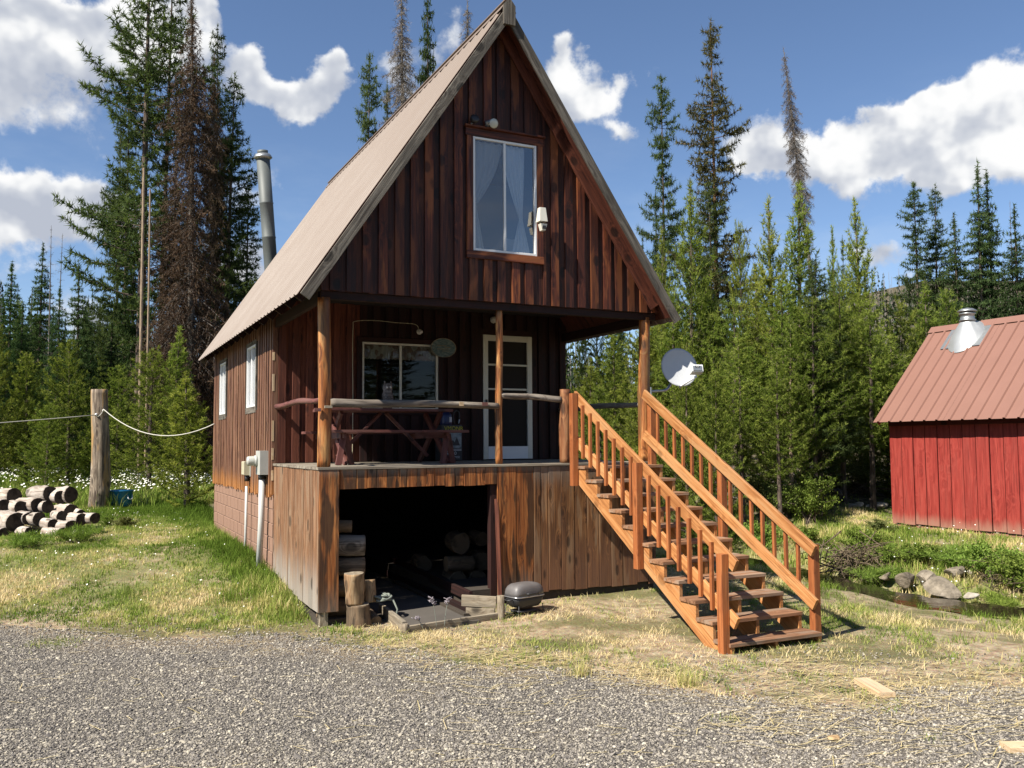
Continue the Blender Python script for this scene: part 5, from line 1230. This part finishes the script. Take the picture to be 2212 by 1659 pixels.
# behind the roof
T('oldb',1,790,90,40,120,'blue-green pine rising behind the left slope of the roof'); T('snag',0,872,-60,38,70,'spindly half-dead tree behind the roof',rz=1); T('fir',2,925,-150,40,105,'narrow dark fir beyond the upper roof edge'); T('snag',0,1010,-30,42,60,'thin bare-topped tree behind the roof near the peak'); T('oldb',0,835,160,43,95,'thin grey-green tree between the roof and the blue-green pine')
# right group
T('oldb',1,1443,140,34,125,'tall grey-green pine right of the cabin roof'); T('oldb',0,1552,20,31,180,'tallest pine on the right with brownish crown and bare top',cmat=leafmat('brownish_pine_needles',(.04,.045,.022),(.095,.085,.04),(.16,.145,.06)),tmat=M_TRKO)
T('oldb',1,1540,380,30.5,130,'dense lower pine around the bare orange trunk',rz=3.3); T('snag',0,1800,75,27,44,'tall bare dead tree leaning slightly left, twigs thick near its top',tilt=-.085)
T('fir',0,1425,400,35,62,'narrow dark spire fir beside the right roof edge'); T('fir',1,1392,490,37,50,'small pointed fir tip just right of the roof')
T('young',0,1498,372,24,150,'bright young pine in front of the tall brownish one'); T('young',1,1675,425,23.5,150,'young pine with upturned branches left of the bare dead tree'); T('young',2,1735,378,23,160,'tallest young pine with upturned candle-like branches beside the bare dead tree')
T('young',0,1868,416,26,130,'lone upright young pine against the white cloud',rz=1.1); T('young',1,1812,488,27,85,'slim young pine right of the bare dead tree',rz=.4); T('oldb',0,1832,505,33,50,'thin dark pine behind the slim young pine')
T('oldb',1,1993,380,36,120,'grey-topped pine left of two above the red shed'); T('oldb',0,2033,392,37,120,'grey-topped pine right of two above the red shed'); T('fir',2,2080,455,35,150,'broad fir between the grey-topped pines and the dark spires')
T('fir',0,2133,340,35,150,'dark pointed fir, the taller of two spires above the shed'); T('fir',1,2158,356,35.5,130,'dark pointed fir, the shorter of two spires above the shed'); T('fir',2,2208,435,34,140,'fir at the right edge above the shed roof'); T('bare',1,2196,425,36,30,'bare grey snag beside the fir at the right edge')
GT='bright young pines forming the thicket right of the cabin'
BUSH=[(1275,770,26,130),(1330,720,27,150),(1395,690,25,160),(1460,640,24,165),(1520,600,25,160),(1585,640,23,170),(1640,560,25,150),(1700,600,22,175),(1760,640,21.5,170),(1600,720,21,150),(1820,600,23,170),(1880,640,22.5,160),(1930,700,24,140),(1480,740,20.5,150),(1545,800,20,130),(1380,800,21,140),(1300,830,22,130),(1680,760,20.5,130),(1800,720,24.5,110),(1855,700,25,120),(1955,640,27,130),(2010,600,28,140),(2060,620,29,140),(1915,800,24,100),(1440,480,26,90),(1610,470,28,95)]
BL=['pine seen between the porch wall and right porch post', 'pine directly behind the right porch post', 'pine just right of the satellite dish', 'tall pine above and right of the satellite dish', 'pine at the foot of the tallest brownish pine', 'pine right of the tallest brownish pine, reaching the left of the white cloud', 'dark-topped pine between the brownish pine and the upturned young ones', 'pine below the upturned young pine, left of the bare dead tree', 'pine at the foot of the bare dead tree', 'pine low in front of the brownish pine', 'pine right of the bare dead tree base', 'pine under the lone upright young pine', 'pine left of the shed roof, further back', 'pine rising over the middle of the stair rail', 'low pine right behind the middle of the stairs', 'low pine behind the satellite dish arm', 'low pine seen under the right porch eave', 'low pine standing by the bare-trunked pine on the slope', 'low pine right of the bare-trunked pine', 'low pine in front of the shaded gap left of the shed', 'tall pine behind the left end of the shed roof', 'pine behind the shed roof left of the vent', 'pine behind the roof vent', 'low pine touching the left edge of the shed', 'slim pine top showing beside the narrow dark spire fir', 'slim pine top between the two tallest right pines']
for i,(px,ty,d,w) in enumerate(BUSH):
    T('limb' if (px>1560 and d<23.5) else ('bushy' if i%3 else 'young'),i%2 if (px>1560 and d<23.5) else i%3,px,ty,d,w*(1.0 if i%3 else .9),'bright green '+BL[i],GT)
T('bushy',1,1705,700,21.5,150,'pine with a bare pale lower trunk on the slope right of the stairs',tmat=M_TRKP); T('oldb',1,1765,560,22,150,'thick-trunked pine on the slope with dead lower branches',rz=2)
# thinner woods further back
GF='conifers of the woods standing behind the nearer trees'
for i in range(95):
    px=random.uniform(-260,2480); d=random.uniform(40,62)
    if 560<px<1180 and random.random()<.8: continue
    k=random.choice(('fir','fir','oldb','bushy','bare')); idx=random.randrange(3 if k in('fir','bushy') else 2)
    right=px>1250; ty=random.uniform(560,740)+(0 if right else 70)
    if 1880<px<1960: ty=random.uniform(700,800)
    T(k,idx,px,ty,d,random.uniform(45,85)*(.6 if k=='bare' else 1),'conifer in the woods behind the nearer trees',GF)
# trees just outside the view that keep the woods going and shade its edges
for (px,ty,d,w) in ((-150,300,33,150),(-260,420,30,160),(2300,380,34,110),(2400,450,32,130),(2500,380,36,120)): T('oldb',0,px,ty,d,w,'conifer continuing the woods outside the view','conifers outside the view')
for i in range(16):
    a=-.75+i*.13+random.uniform(-.05,.05); rr_=random.uniform(15,21); x_,y_=-2.6-hd.x*rr_*math.cos(a)+hr.x*rr_*math.sin(a)*1.3,-10.6-hd.y*rr_*math.cos(a)+hr.y*rr_*math.sin(a)*1.3
    tree(random.choice(('oldb','fir')),i%2,x_,y_,random.uniform(8,10.5),random.uniform(3.5,5),'conifer continuing the woods outside the view','conifers outside the view')
# far hillside woods: one mass
def far_forest():
    R=np.random.default_rng(5); V=[];C=[];n=0
    for i in range(1500):
        px=R.uniform(-300,2500); d=R.uniform(64,210); 
        if 620<px<1150: continue
        p=spot(px,900,d); z=H1(p.x,p.y); rt=(px-1106)/CF; dead=R.random()<(.72 if rt>.1 else .35); hh=R.uniform(5,10); w=hh*(.05 if dead else .30)*R.uniform(.8,1.2)
        k=26 if dead else 60; t=R.random(k)**.7; az=R.uniform(0,6.28,k); rr=w/2*(1-t)+.05; c=np.stack([p.x+np.cos(az)*rr*.35,p.y+np.sin(az)*rr*.35,z+t*hh],1)
        o=np.stack([np.cos(az)*rr,np.sin(az)*rr,-.12*rr+.1*R.normal(size=k)],1); s=np.stack([-np.sin(az),np.cos(az),np.zeros(k)],1)*(.03 if dead else .22)*rr[:,None]*1.5+1e-3
        up=np.array([0,0,.05 if dead else .28])
        V.append(np.stack([c-s,c+s,c+o,c+up+o*.3],1).reshape(-1,4,3)); C.append(np.full(k*4,1. if dead else 0.)+np.repeat(R.normal(0,.08,k),4))
        # trunk
        V.append(np.array([[[p.x-.08,p.y,z],[p.x+.08,p.y,z],[p.x+.02,p.y,z+hh],[p.x-.02,p.y,z+hh]],[[p.x,p.y-.08,z],[p.x,p.y+.08,z],[p.x,p.y+.02,z+hh],[p.x,p.y-.02,z+hh]]])); C.append(np.full(8,1.))
    V=np.concatenate(V).reshape(-1,3); F=np.arange(len(V)).reshape(-1,4); return npmesh('far_woods',V,F,{'v':np.concatenate(C)})
m,g=mat('far_woods_mix'); v=g.attr('v'); g.bsdf(g.ramp(v,[(0,(.035,.055,.028)),(.3,(.07,.095,.045)),(.7,(.20,.18,.155)),(1,(.30,.275,.25))]),.95,spec=.1)
tag(put('hillside_woods',far_forest(),m),'distant hillside woods of grey snags and small dark conifers','woods',kind='stuff')

# ------------------------------------------------------------------ shrubs, brush, roots
def shrub_mesh(name,N,sx,sy,sz,seed,leaf=(.05,.03),stems=26,up=.5):
    R=np.random.default_rng(seed); TV=[];TF=[];P=[]
    for i in range(stems):
        az=R.uniform(0,6.28); r=R.uniform(.2,1); tip=np.array([math.cos(az)*r*sx,math.sin(az)*r*sy,sz*R.uniform(.55,1)*(1.1-.4*r)]); b=np.array([R.normal(0,.12)*sx,R.normal(0,.12)*sy,0]); mid=(b+tip)/2+np.array([0,0,sz*.15])+R.normal(0,.05,3)
        pts=[b,mid,tip]; v,f=tube([Vector(p) for p in pts],[.012,.008,.003],3,cap=False); o=len(TV); TV+=v; TF+=[tuple(o+q_ for q_ in k) for k in f]
        for t in np.linspace(.3,1.05,N//stems): P.append((b*(1-t)**2+2*mid*t*(1-t)+tip*t*t)+R.normal(0,.06,3)*np.array([sx,sy,sz*.6]))
    P=np.array(P); k=len(P); d_=nrm(R.normal(size=(k,3))+np.array([0,0,up])); s=nrm(np.cross(d_,R.normal(size=(k,3)))); l=leaf[0]*R.uniform(.6,1.3,(k,1)); w=leaf[1]*R.uniform(.7,1.2,(k,1))
    V=np.stack([P,P+d_*l*.5+s*w/2,P+d_*l,P+d_*l*.5-s*w/2],1).reshape(-1,3); c=np.repeat(np.clip(.6+R.normal(0,.2,k),0,1),4)
    return mesh('stems',TV,TF,True),npmesh('leaves',V,np.arange(k*4).reshape(-1,4),{'v':c})
M_LF=leafmat('shrub_leaves',(.08,.13,.025),(.18,.27,.05),(.34,.43,.10)); M_LFD=leafmat('dull_shrub_leaves',(.07,.09,.03),(.15,.18,.06),(.30,.32,.13))
SHB=[shrub_mesh('s',5200,.9,.8,1.1,1),shrub_mesh('s',4200,.6,.6,.6,2,(.06,.025)),shrub_mesh('s',2600,.7,.7,.5,3,(.16,.012),up=1.4)]
def shrub(i,px,py,d,sc,label,m_=None,cat='shrub'):
    p=gh(px,py,10,d+6) if d<23 else spot(px,py,d); z=H1(p.x,p.y); e=empty('shrub',(p.x,p.y,z-.03),label,cat); e.rotation_euler=(0,0,random.uniform(0,6)); e.scale=sc
    for nm,me,mt in (('stems',SHB[i][0],M_TRK),('leaves',SHB[i][1],m_ or M_LF)):
        o=put(nm,wmat(me,mt),None,e,(0,0,0),local=True)
shrub(0,1755,1130,19,(1.15,1.1,1.15),'leafy green shrub on the slope right of the stair railing'); shrub(0,1700,1120,20,(.9,.9,.9),'leafy shrub close behind the upper stair railing',M_LFD)
shrub(1,1925,1215,16.6,(.7,.7,.6),'bush on the far creek bank beside the brush pile',M_LF); shrub(2,1900,1262,16,(.9,.8,.6),'clump of reedy grass at the left end of the visible creek'); shrub(2,2170,1318,14,(.8,.6,.45),'reedy grass clump on the creek edge at the right'); shrub(1,1860,1190,17.5,(.9,.9,.8),'leafy bush behind the tangle of dead branches'); shrub(1,1985,1222,17,(1.0,1.0,.7),'bright leafy plants on the bank above the boulders'); shrub(2,2060,1215,17.2,(1.3,1.2,.6),'tall grass clump on the bank below the red shed'); shrub(1,2140,1250,16,(1.3,1,1.0),'bush overhanging the creek at the right',M_LF); shrub(1,2205,1280,15.4,(1.1,1,1.0),'tangle of plants over the creek at the right edge',M_LF)
shrub(2,2150,1225,17,(1.2,1.2,.5),'low grass clump below the shed wall near the right edge'); shrub(1,1745,1185,18,(.9,.9,.8),'leafy bush beside the lowest stair balusters'); shrub(1,1640,1190,19,(1,1,1.1),'bush seen through the lower stair railing'); shrub(0,1640,1090,22,(1.1,1,1.0),'shrub behind the middle of the stairs',M_LFD); shrub(1,1900,1150,18.5,(.7,.7,.5),'low bush on the slope left of the shed',M_LFD)
shrub(1,232,1135,20.4,(.35,.3,.4),'leafy weeds with white flowers between pole and tub'); shrub(1,268,1138,20.6,(.5,.45,.4),'bushy weeds at the foot of the blue tub',M_LFD); shrub(2,165,1172,19.3,(.7,.6,.6),'clump of long leaning grass in front of the log pile'); shrub(2,60,1182,19.3,(.8,.6,.5),'long grass in front of the left end of the log pile'); shrub(1,485,1000,24,(1,1,.6),'low plants at the back corner of the cabin')
shrub(0,1990,1090,23,(1.3,1,1.2),'dark shrub in the shade just left of the shed',M_LFD); shrub(0,1860,1060,24,(1.4,1,1),'dark low shrub under the pines left of the shed',M_LFD)
def brush(label,px,py,d,n,sx,seed,mt,rad=.014):
    R=random.Random(seed); p=gh(px,py,10,d+5); z=H1(p.x,p.y); V=[];Fc=[]
    for i in range(n):
        c_=Vector((R.gauss(0,sx*.4),R.gauss(0,sx*.3),abs(R.gauss(0,.22)))); dv=Vector((R.gauss(0,1),R.gauss(0,1),R.gauss(.1,.45))).normalized(); L=R.uniform(.3,1.0)*sx; k=Vector((R.gauss(0,.06),R.gauss(0,.06),R.gauss(0,.06)))
        v,f=tube([c_-dv*L/2,c_+k,c_+dv*L/2],[rad*R.uniform(.5,1.5),rad,rad*.4],5); b=len(V); V+=v; Fc+=[tuple(b+q_ for q_ in t) for t in f]
    tag(put('brush_pile',mesh('brush',V,Fc,True),mt,None,(p.x,p.y,z)),label,'brush pile')
M_TW=barkmat('dead_branch',(.06,.045,.03),(.15,.115,.075),(.28,.22,.15))
brush('tangle of dead branches and roots on the creek bank right of the stairs',1850,1235,17,170,.95,1,M_TW,.011); brush('heap of grey dead branches under the pines behind the railing',1670,1070,21.5,90,1.4,2,M_TRKG,.03); brush('bare twigs overhanging the creek at the right edge',2170,1280,15.6,45,.7,3,M_TW,.005); brush('dead twigs on the forest floor under the pines',1800,1060,24,90,2.0,4,M_TW,.02)

# ------------------------------------------------------------------ grass and ground plants (uncountable)
def grass(name,pts,hh,k,w,colf,label,lean=.35,flat=0,seed=0,cat='grass'):
    R=np.random.default_rng(seed); N=len(pts); x=pts[:,0];y=pts[:,1]; z=hgt(x,y)
    hN=hh(x,y)*R.uniform(.5,1.3,N); c=np.clip(colf(x,y)+R.normal(0,.13,N),0,1)
    B=np.repeat(np.stack([x,y,z-.01],1),k,0)+np.concatenate([R.normal(0,.025,(N*k,2)),np.zeros((N*k,1))],1); h=np.repeat(hN,k)[:,None]*R.uniform(.5,1.15,(N*k,1))
    az=R.uniform(0,6.28,N*k); ln=np.abs(R.normal(lean,.25,N*k))[:,None]; d=np.stack([np.cos(az),np.sin(az),np.zeros(N*k)],1)
    tip=B+d*h*ln+np.array([0,0,1.])*h*(1-flat); mid=B+d*h*ln*.3+np.array([0,0,.6])*h*(1-flat)
    a2=az+R.normal(1.57,.5,N*k); s=np.stack([np.cos(a2),np.sin(a2),np.zeros(N*k)],1)*(w*R.uniform(.6,1.3,(N*k,1)))
    V=np.stack([B-s/2,B+s/2,mid+s*.4,tip,mid-s*.4],1).reshape(-1,3); I=np.arange(N*k)[:,None]*5
    F=np.concatenate([np.concatenate([I,I+1,I+2,I+4],1),np.concatenate([I+4,I+2,I+3,I+3],1)[:, :4]],0)
    # second set as triangles: build as separate faces of 3 via list trick
    Q=np.concatenate([I,I+1,I+2,I+4],1); Tt=np.concatenate([I+4,I+2,I+3],1)
    me=bpy.data.meshes.new(name); me.vertices.add(len(V)); me.vertices.foreach_set('co',V.astype(np.float32).ravel())
    lv=np.concatenate([Q.ravel(),Tt.ravel()]).astype(np.int32); me.loops.add(len(lv)); me.loops.foreach_set('vertex_index',lv)
    nq=len(Q);nt_=len(Tt); me.polygons.add(nq+nt_); me.polygons.foreach_set('loop_start',np.concatenate([np.arange(nq)*4,nq*4+np.arange(nt_)*3]).astype(np.int32)); me.polygons.foreach_set('loop_total',np.concatenate([np.full(nq,4),np.full(nt_,3)]).astype(np.int32)); me.update(calc_edges=True)
    A=me.attributes.new('v','FLOAT','POINT'); A.data.foreach_set('value',np.repeat(np.clip(np.repeat(c,k)+R.normal(0,.06,N*k),0,1),5).astype(np.float32))
    o=put(name,me,M_GR); tag(o,label,cat,kind='stuff'); return o
m,g=mat('grass_blades'); v=g.attr('v'); c=g.ramp(v,[(0,(.085,.145,.02)),(.33,(.20,.285,.05)),(.55,(.36,.39,.11)),(.75,(.62,.52,.24)),(1,(.78,.64,.38))])
c=g.v('SCALE',c,scale=.98); df=g.n('ShaderNodeBsdfDiffuse'); g.put(df.inputs[0],c); t=g.n('ShaderNodeBsdfTranslucent'); g.put(t.inputs[0],c); mx=g.n('ShaderNodeMixShader'); mx.inputs[0].default_value=.35; g.L.new(df.outputs[0],mx.inputs[1]); g.L.new(t.outputs[0],mx.inputs[2]); g.out(mx.outputs[0]); M_GR=m
def scatter(n,x0,x1,y0,y1,dens,seed):
    R=np.random.default_rng(seed); x=R.uniform(x0,x1,n); y=R.uniform(y0,y1,n); keep=R.random(n)<dens(x,y)
    inside=(x>-.0)&(x<4.9)&(y>.0)&(y<8.8); inside|=(x>13.95)&(x<17.3)&(y<3.95)
    slab=(x>.8)&(x<2.0)&(y>-.8)&(y<.5)
    cd_,_=creekd(x,y); keep&=~inside&~slab&((cd_>.50)|(y>-.75))
    return np.stack([x,y],1)[keep]
def infr(x,y,m_=1.12):
    f=(x+2.619)*cf.x+(y+10.56)*cf.y; r=(x+2.619)*cr.x+(y+10.56)*cr.y; return (f>2)&(np.abs(r/np.maximum(f,.1))<.573*m_+.02)
# lawn on the left
def dl(x,y):
    e=edgew(x,y); n=fbm(x,y,.6); n2=fbm(x,y,2.5); return infr(x,y)*S((e-.05)/.8)*(x<.35)*np.clip(.40+1.2*(n-.42)+.9*(n2-.45)+.8*S((-.0-(-x)*0-.0+x+1.1)/1.0),0,1)
def cl(x,y):
    n=fbm(x+9,y,.5); n2=fbm(x,y+5,2.2); e=edgew(x,y); wall=S((x+1.3)/1.0)*S((y-.6)/.8)
    return np.clip(.26+2.0*(n-.42)+1.1*(n2-.5)+.30*S((2.2-e)/2.0)-.32*wall-.12*S((y-6)/4),.0,1)
L1=scatter(150000,-9.5,.5,-1.5,16,dl,1)
grass('lawn_grass',L1,lambda x,y:.045+.035*fbm(x,y,1.5)+.15*S((x+.75)/.6)*S((y-.2)/.6)+.04*S((y-9)/5),4,.009,cl,'patchy green and straw lawn left of the cabin',seed=1)
# straw strip before the porch and round the stairs
def ds(x,y):
    e=edgew(x,y); n=fbm(x,y,.8); n2=fbm(x+3,y,3.); under=(x>3.4)&(x<4.65)&(y>-3.1)
    return infr(x,y)*(x>.2)*(x<9)*S((e+.45)/.9)*np.clip(.16+1.5*(n-.42)+1.6*(n2-.49),0,.8)*np.where(under,.3,1)
def cs(x,y):
    n=fbm(x+19,y+3,.9); n2=fbm(x,y+5,3.2); e=edgew(x,y); 
    return np.clip(.64+1.7*(n-.48)+1.6*(n2-.5)-.14*S((x-5)/2)+.12*S((.9-e)/1)-.25*S((.6-np.abs(x-.45))/.5)*S((y+1.4)/.4),.1,1)
L2=scatter(120000,-.2,9.5,-7.5,9,ds,2)
grass('dry_grass',L2,lambda x,y:.035+.055*fbm(x,y,2.0)**1.5+.05*S((x-4.8)/1.5),4,.006,cs,'dry straw-coloured and green grass between the gravel and the porch',lean=.9,seed=2)
# fallen straw lying on the gravel
def dstraw(x,y):
    e=edgew(x,y); return infr(x,y)*(e<.8)*np.clip(S((e+2.6)/2.6)*(.25+1.2*(fbm(x,y,.9)-.4))*S((x+.3)/1.5)+.012,0,1)
L3=scatter(60000,-6,9,-8,2,dstraw,3)
grass('fallen_straw',L3,lambda x,y:.16+0*x,1,.0045,lambda x,y:.86+0*x,'pale stalks of straw lying over the gravel','straw',seed=3,flat=.96) if False else None
def straw():
    R=np.random.default_rng(3); N=len(L3); x,y=L3.T; z=hgt(x,y)+.022; az=R.normal(-.5,.7,N); l=R.uniform(.06,.26,N)*.5; dx=np.cos(az)*l; dy=np.sin(az)*l; w=.0028
    nx=-np.sin(az)*w; ny=np.cos(az)*w; zz=R.uniform(-.006,.014,N)
    V=np.stack([np.stack([x-dx-nx,y-dy-ny,z],1),np.stack([x-dx+nx,y-dy+ny,z],1),np.stack([x+dx+nx,y+dy+ny,z+zz],1),np.stack([x+dx-nx,y+dy-ny,z+zz],1)],1).reshape(-1,3)
    return npmesh('straw',V,np.arange(N*4).reshape(-1,4),{'v':np.repeat(R.uniform(.75,1,N),4)})
tag(put('fallen_straw',straw(),M_GR),'pale straw stalks lying over the gravel and bare ground','straw',kind='stuff')
# far bank of the creek
def db(x,y):
    cd_,sd_=creekd(x,y); n=fbm(x,y,.9); return infr(x,y)*(sd_>0)*(y<11)*np.clip(.35+1.4*(n-.4),.05,1)*(1-.75*S((y-5)/2.5)*S((x-9)/1.5))
def cb(x,y): return np.clip(.36+1.3*(fbm(x,y,1.1)-.42)+.7*(fbm(x,y,4)-.5),0,1)
L4=scatter(60000,8,19,-8,12,db,4)
grass('bank_grass',L4,lambda x,y:(.09+.15*fbm(x,y,1.3))*(1-.5*S((x-12.8)/1.0)),5,.013,cb,'lush green grass and weeds on the creek bank below the red shed',seed=4)
# meadow behind the log pile
def dm(x,y): return infr(x,y)*(x<1.5)*(y>13.5)*np.clip(.6+.8*(fbm(x,y,.5)-.5),0,1)
L5=scatter(26000,-14,1.5,13,34,dm,5)
grass('meadow_grass',L5,lambda x,y:.30+.25*fbm(x,y,.9),5,.02,lambda x,y:np.clip(.25+.8*(fbm(x,y,1.)-.45),0,1),'tall light green meadow growth behind the log pile',seed=5)
# white flowers
def flowers(name,pts,h,s,label,seed):
    R=np.random.default_rng(seed); N=len(pts); x,y=pts.T; z=hgt(x,y)+h(x,y)*R.uniform(.75,1.15,N); n=nrm(np.stack([R.normal(-.35,.3,N),R.normal(-.45,.3,N),np.ones(N)*.8],1)); a=nrm(np.cross(n,np.array([0,1.,.1]))); b=np.cross(n,a); c=np.stack([x,y,z],1); r=(s*R.uniform(.6,1.3,N))[:,None]
    V=np.stack([c+(a*math.cos(t)+b*math.sin(t))*r for t in np.arange(6)*math.pi/3],1).reshape(-1,3)
    tag(put(name,npmesh(name,V,np.arange(N*6).reshape(-1,6)),M_FLW),label,'flowers',kind='stuff')
M_FLW=plain('white_petals',(.86,.86,.76),.8,nz=.05)
def dfl(x,y): 
    return infr(x,y)*(x<1.2)*(y>14.2)*np.clip(1.9*(fbm(x+2,y,.45)-.40)+.45*S((x+3.2)/2)*S((26-y)/6),0,1)*.9
flowers('meadow_daisies',scatter(11000,-14,1.2,14,30,dfl,6),lambda x,y:.42+.2*fbm(x,y,.9),.026,'white daisies flowering in drifts behind the log pile and tub',6)
flowers('lawn_clover_flowers',scatter(1500,-8,9,-3,13,lambda x,y:infr(x,y)*S((edgew(x,y)-.6)/1)*.6*(x<.3),7),lambda x,y:.09+0*x,.011,'tiny white clover heads dotted in the grass',7)
flowers('bank_white_flowers',scatter(260,9,15,-4,3,lambda x,y:infr(x,y)*(creekd(x,y)[1]>0)*.5,8),lambda x,y:.24+0*x,.012,'small white flower heads on the creek bank',8)
# two seed-headed weeds before the opening
def weed(x,y,z,lean,h,label):
    e=empty('weed',(x,y,z),label,'weed'); p=[Vector((x,y,z)),Vector((x+lean*.4,y+.01,z+h*.55)),Vector((x+lean,y+.02,z+h))]
    sm('stem',tube(curve(p,5),.0035,5),M_ROPE,e); R=random.Random(int(x*100)); V=[];Fc=[]
    for i in range(26):
        t=R.uniform(.78,1.02); c_=p[0].lerp(p[2],t)+Vector((R.gauss(0,.012),R.gauss(0,.012),0)); v,f=tube([c_,c_+Vector((R.gauss(0,.02),R.gauss(0,.02),.02))],[.006,.003],4); b=len(V); V+=v; Fc+=[tuple(b+q_ for q_ in t_) for t_ in f]
    sm('seed_head',(V,Fc),plain('mauve_seed_head',(.34,.30,.33),.9),e)
weed(1.14,-.90,-1.82,-.05,.33,'left of two tall seed-headed weeds in front of the slab'); weed(1.24,-.88,-1.82,.06,.30,'right of two tall seed-headed weeds in front of the slab'); weed(.98,-.9,-1.82,-.08,.13,'short purplish weed left of the two tall ones')
def tuft(x,y,h,label,n=60,c=.75,sp=.05):
    pts=np.stack([RNG.normal(x,sp,n),RNG.normal(y,sp,n)],1); o=grass('grass_tuft',pts,lambda a,b:h+0*a,3,.005,lambda a,b:c+0*a,label,lean=.35,seed=int(abs(x*100))); del o['kind']; o['category']='grass tuft'
tuft(1.6,-3.35,.17,'upright dry grass tuft, left of two in front of the stairs',50,.72); tuft(2.25,-4.05,.16,'upright dry grass tuft, right of two in front of the stairs',50,.68); tuft(-2.72,.45,.05,'flat yellow-green weed patch on the gravel at left',260,.42,.16); tuft(3.45,-4.2,.04,'small green tuft on the gravel left of the pine block',40,.4,.07); tuft(1.95,-5.0,.05,'tiny green tuft in the foreground gravel',40,.45,.05); tuft(2.95,-6.0,.04,'small green sprig on the gravel near the bottom right',40,.4,.05); tuft(-.75,1.75,.26,'dark green clump of taller grass in the lawn near the gravel',90,.25,.12); tuft(-1.9,2.6,.16,'second dark green grass clump in the lawn near the gravel',90,.25,.14)

# ------------------------------------------------------------------ loose gravel stones: instanced (uncountable)
def pebbles():
    R=np.random.default_rng(9); N=420000; # more where they show larger
    f=2.2+ (R.random(N)**1.5)*11.5; s=R.uniform(-.62,.62,N); x=-2.619+hd.x*f+hr.x*s*f; y=-10.56+hd.y*f+hr.y*s*f
    e=edgew(x,y); keep=(e<.05)|((e<1.2)&(R.random(N)<.12)); keep&=R.random(N)<(.55+.9*(fbm(x,y,1.1)-.3)); keep&=(f>4.0)
    x,y=x[keep],y[keep]; n=len(x); z=hgt(x,y)+.008
    me=bpy.data.meshes.new('loose_stones'); me.vertices.add(n); me.vertices.foreach_set('co',np.stack([x,y,z],1).astype(np.float32).ravel())
    a=me.attributes.new('scl','FLOAT_VECTOR','POINT'); b=R.lognormal(-4.95,.34,n); q_=np.stack([b*R.uniform(.8,1.5,n),b*R.uniform(.7,1.0,n),b*R.uniform(.45,.8,n)],1); a.data.foreach_set('vector',q_.astype(np.float32).ravel())
    a=me.attributes.new('rot','FLOAT_VECTOR','POINT'); a.data.foreach_set('vector',np.stack([R.normal(0,.35,n),R.normal(0,.35,n),R.uniform(0,6.28,n)],1).astype(np.float32).ravel())
    return me
m,g=mat('gravel_stone'); r=g.rnd(); c=g.ramp(r,[(0,(.12,.108,.10)),(.3,(.24,.218,.195)),(.6,(.36,.325,.275)),(.85,(.49,.44,.35)),(.96,(.60,.54,.42)),(1,(.72,.66,.54))]); g.bsdf(c,.85,bump=g.bump(g.noise(g.obj(),2,3),.4,.01),spec=.3)
ps=put('loose_gravel',pebbles()); tag(ps,'loose grey and tan crushed stones covering the drive','gravel',kind='stuff')
ng=bpy.data.node_groups.new('stones','GeometryNodeTree'); ng.interface.new_socket('Geometry',in_out='INPUT',socket_type='NodeSocketGeometry'); ng.interface.new_socket('Geometry',in_out='OUTPUT',socket_type='NodeSocketGeometry')
N_=ng.nodes; L_=ng.links; gi=N_.new('NodeGroupInput'); go=N_.new('NodeGroupOutput'); ic=N_.new('GeometryNodeMeshIcoSphere'); ic.inputs['Radius'].default_value=1; ic.inputs['Subdivisions'].default_value=1
nz=N_.new('ShaderNodeTexNoise'); nz.inputs['Scale'].default_value=1.3; sb_=N_.new('ShaderNodeVectorMath'); sb_.operation='SUBTRACT'; L_.new(nz.outputs['Color'],sb_.inputs[0]); sb_.inputs[1].default_value=(.5,.5,.5); sc_=N_.new('ShaderNodeVectorMath'); sc_.operation='SCALE'; L_.new(sb_.outputs[0],sc_.inputs[0]); sc_.inputs['Scale'].default_value=1.6
sp_=N_.new('GeometryNodeSetPosition'); L_.new(ic.outputs[0],sp_.inputs[0]); L_.new(sc_.outputs[0],sp_.inputs['Offset']); sf=N_.new('GeometryNodeSetShadeSmooth'); sf.inputs['Shade Smooth'].default_value=False; L_.new(sp_.outputs[0],sf.inputs[0])
sm_=N_.new('GeometryNodeSetMaterial'); sm_.inputs['Material'].default_value=m; L_.new(sf.outputs[0],sm_.inputs[0])
ip=N_.new('GeometryNodeInstanceOnPoints'); L_.new(gi.outputs[0],ip.inputs[0]); L_.new(sm_.outputs[0],ip.inputs['Instance'])
for nm,sk_ in (('scl','Scale'),('rot','Rotation')):
    na_=N_.new('GeometryNodeInputNamedAttribute'); na_.data_type='FLOAT_VECTOR'; na_.inputs[0].default_value=nm; L_.new(na_.outputs[0],ip.inputs[sk_])
L_.new(ip.outputs[0],go.inputs[0]); md=ps.modifiers.new('stones','NODES'); md.node_group=ng
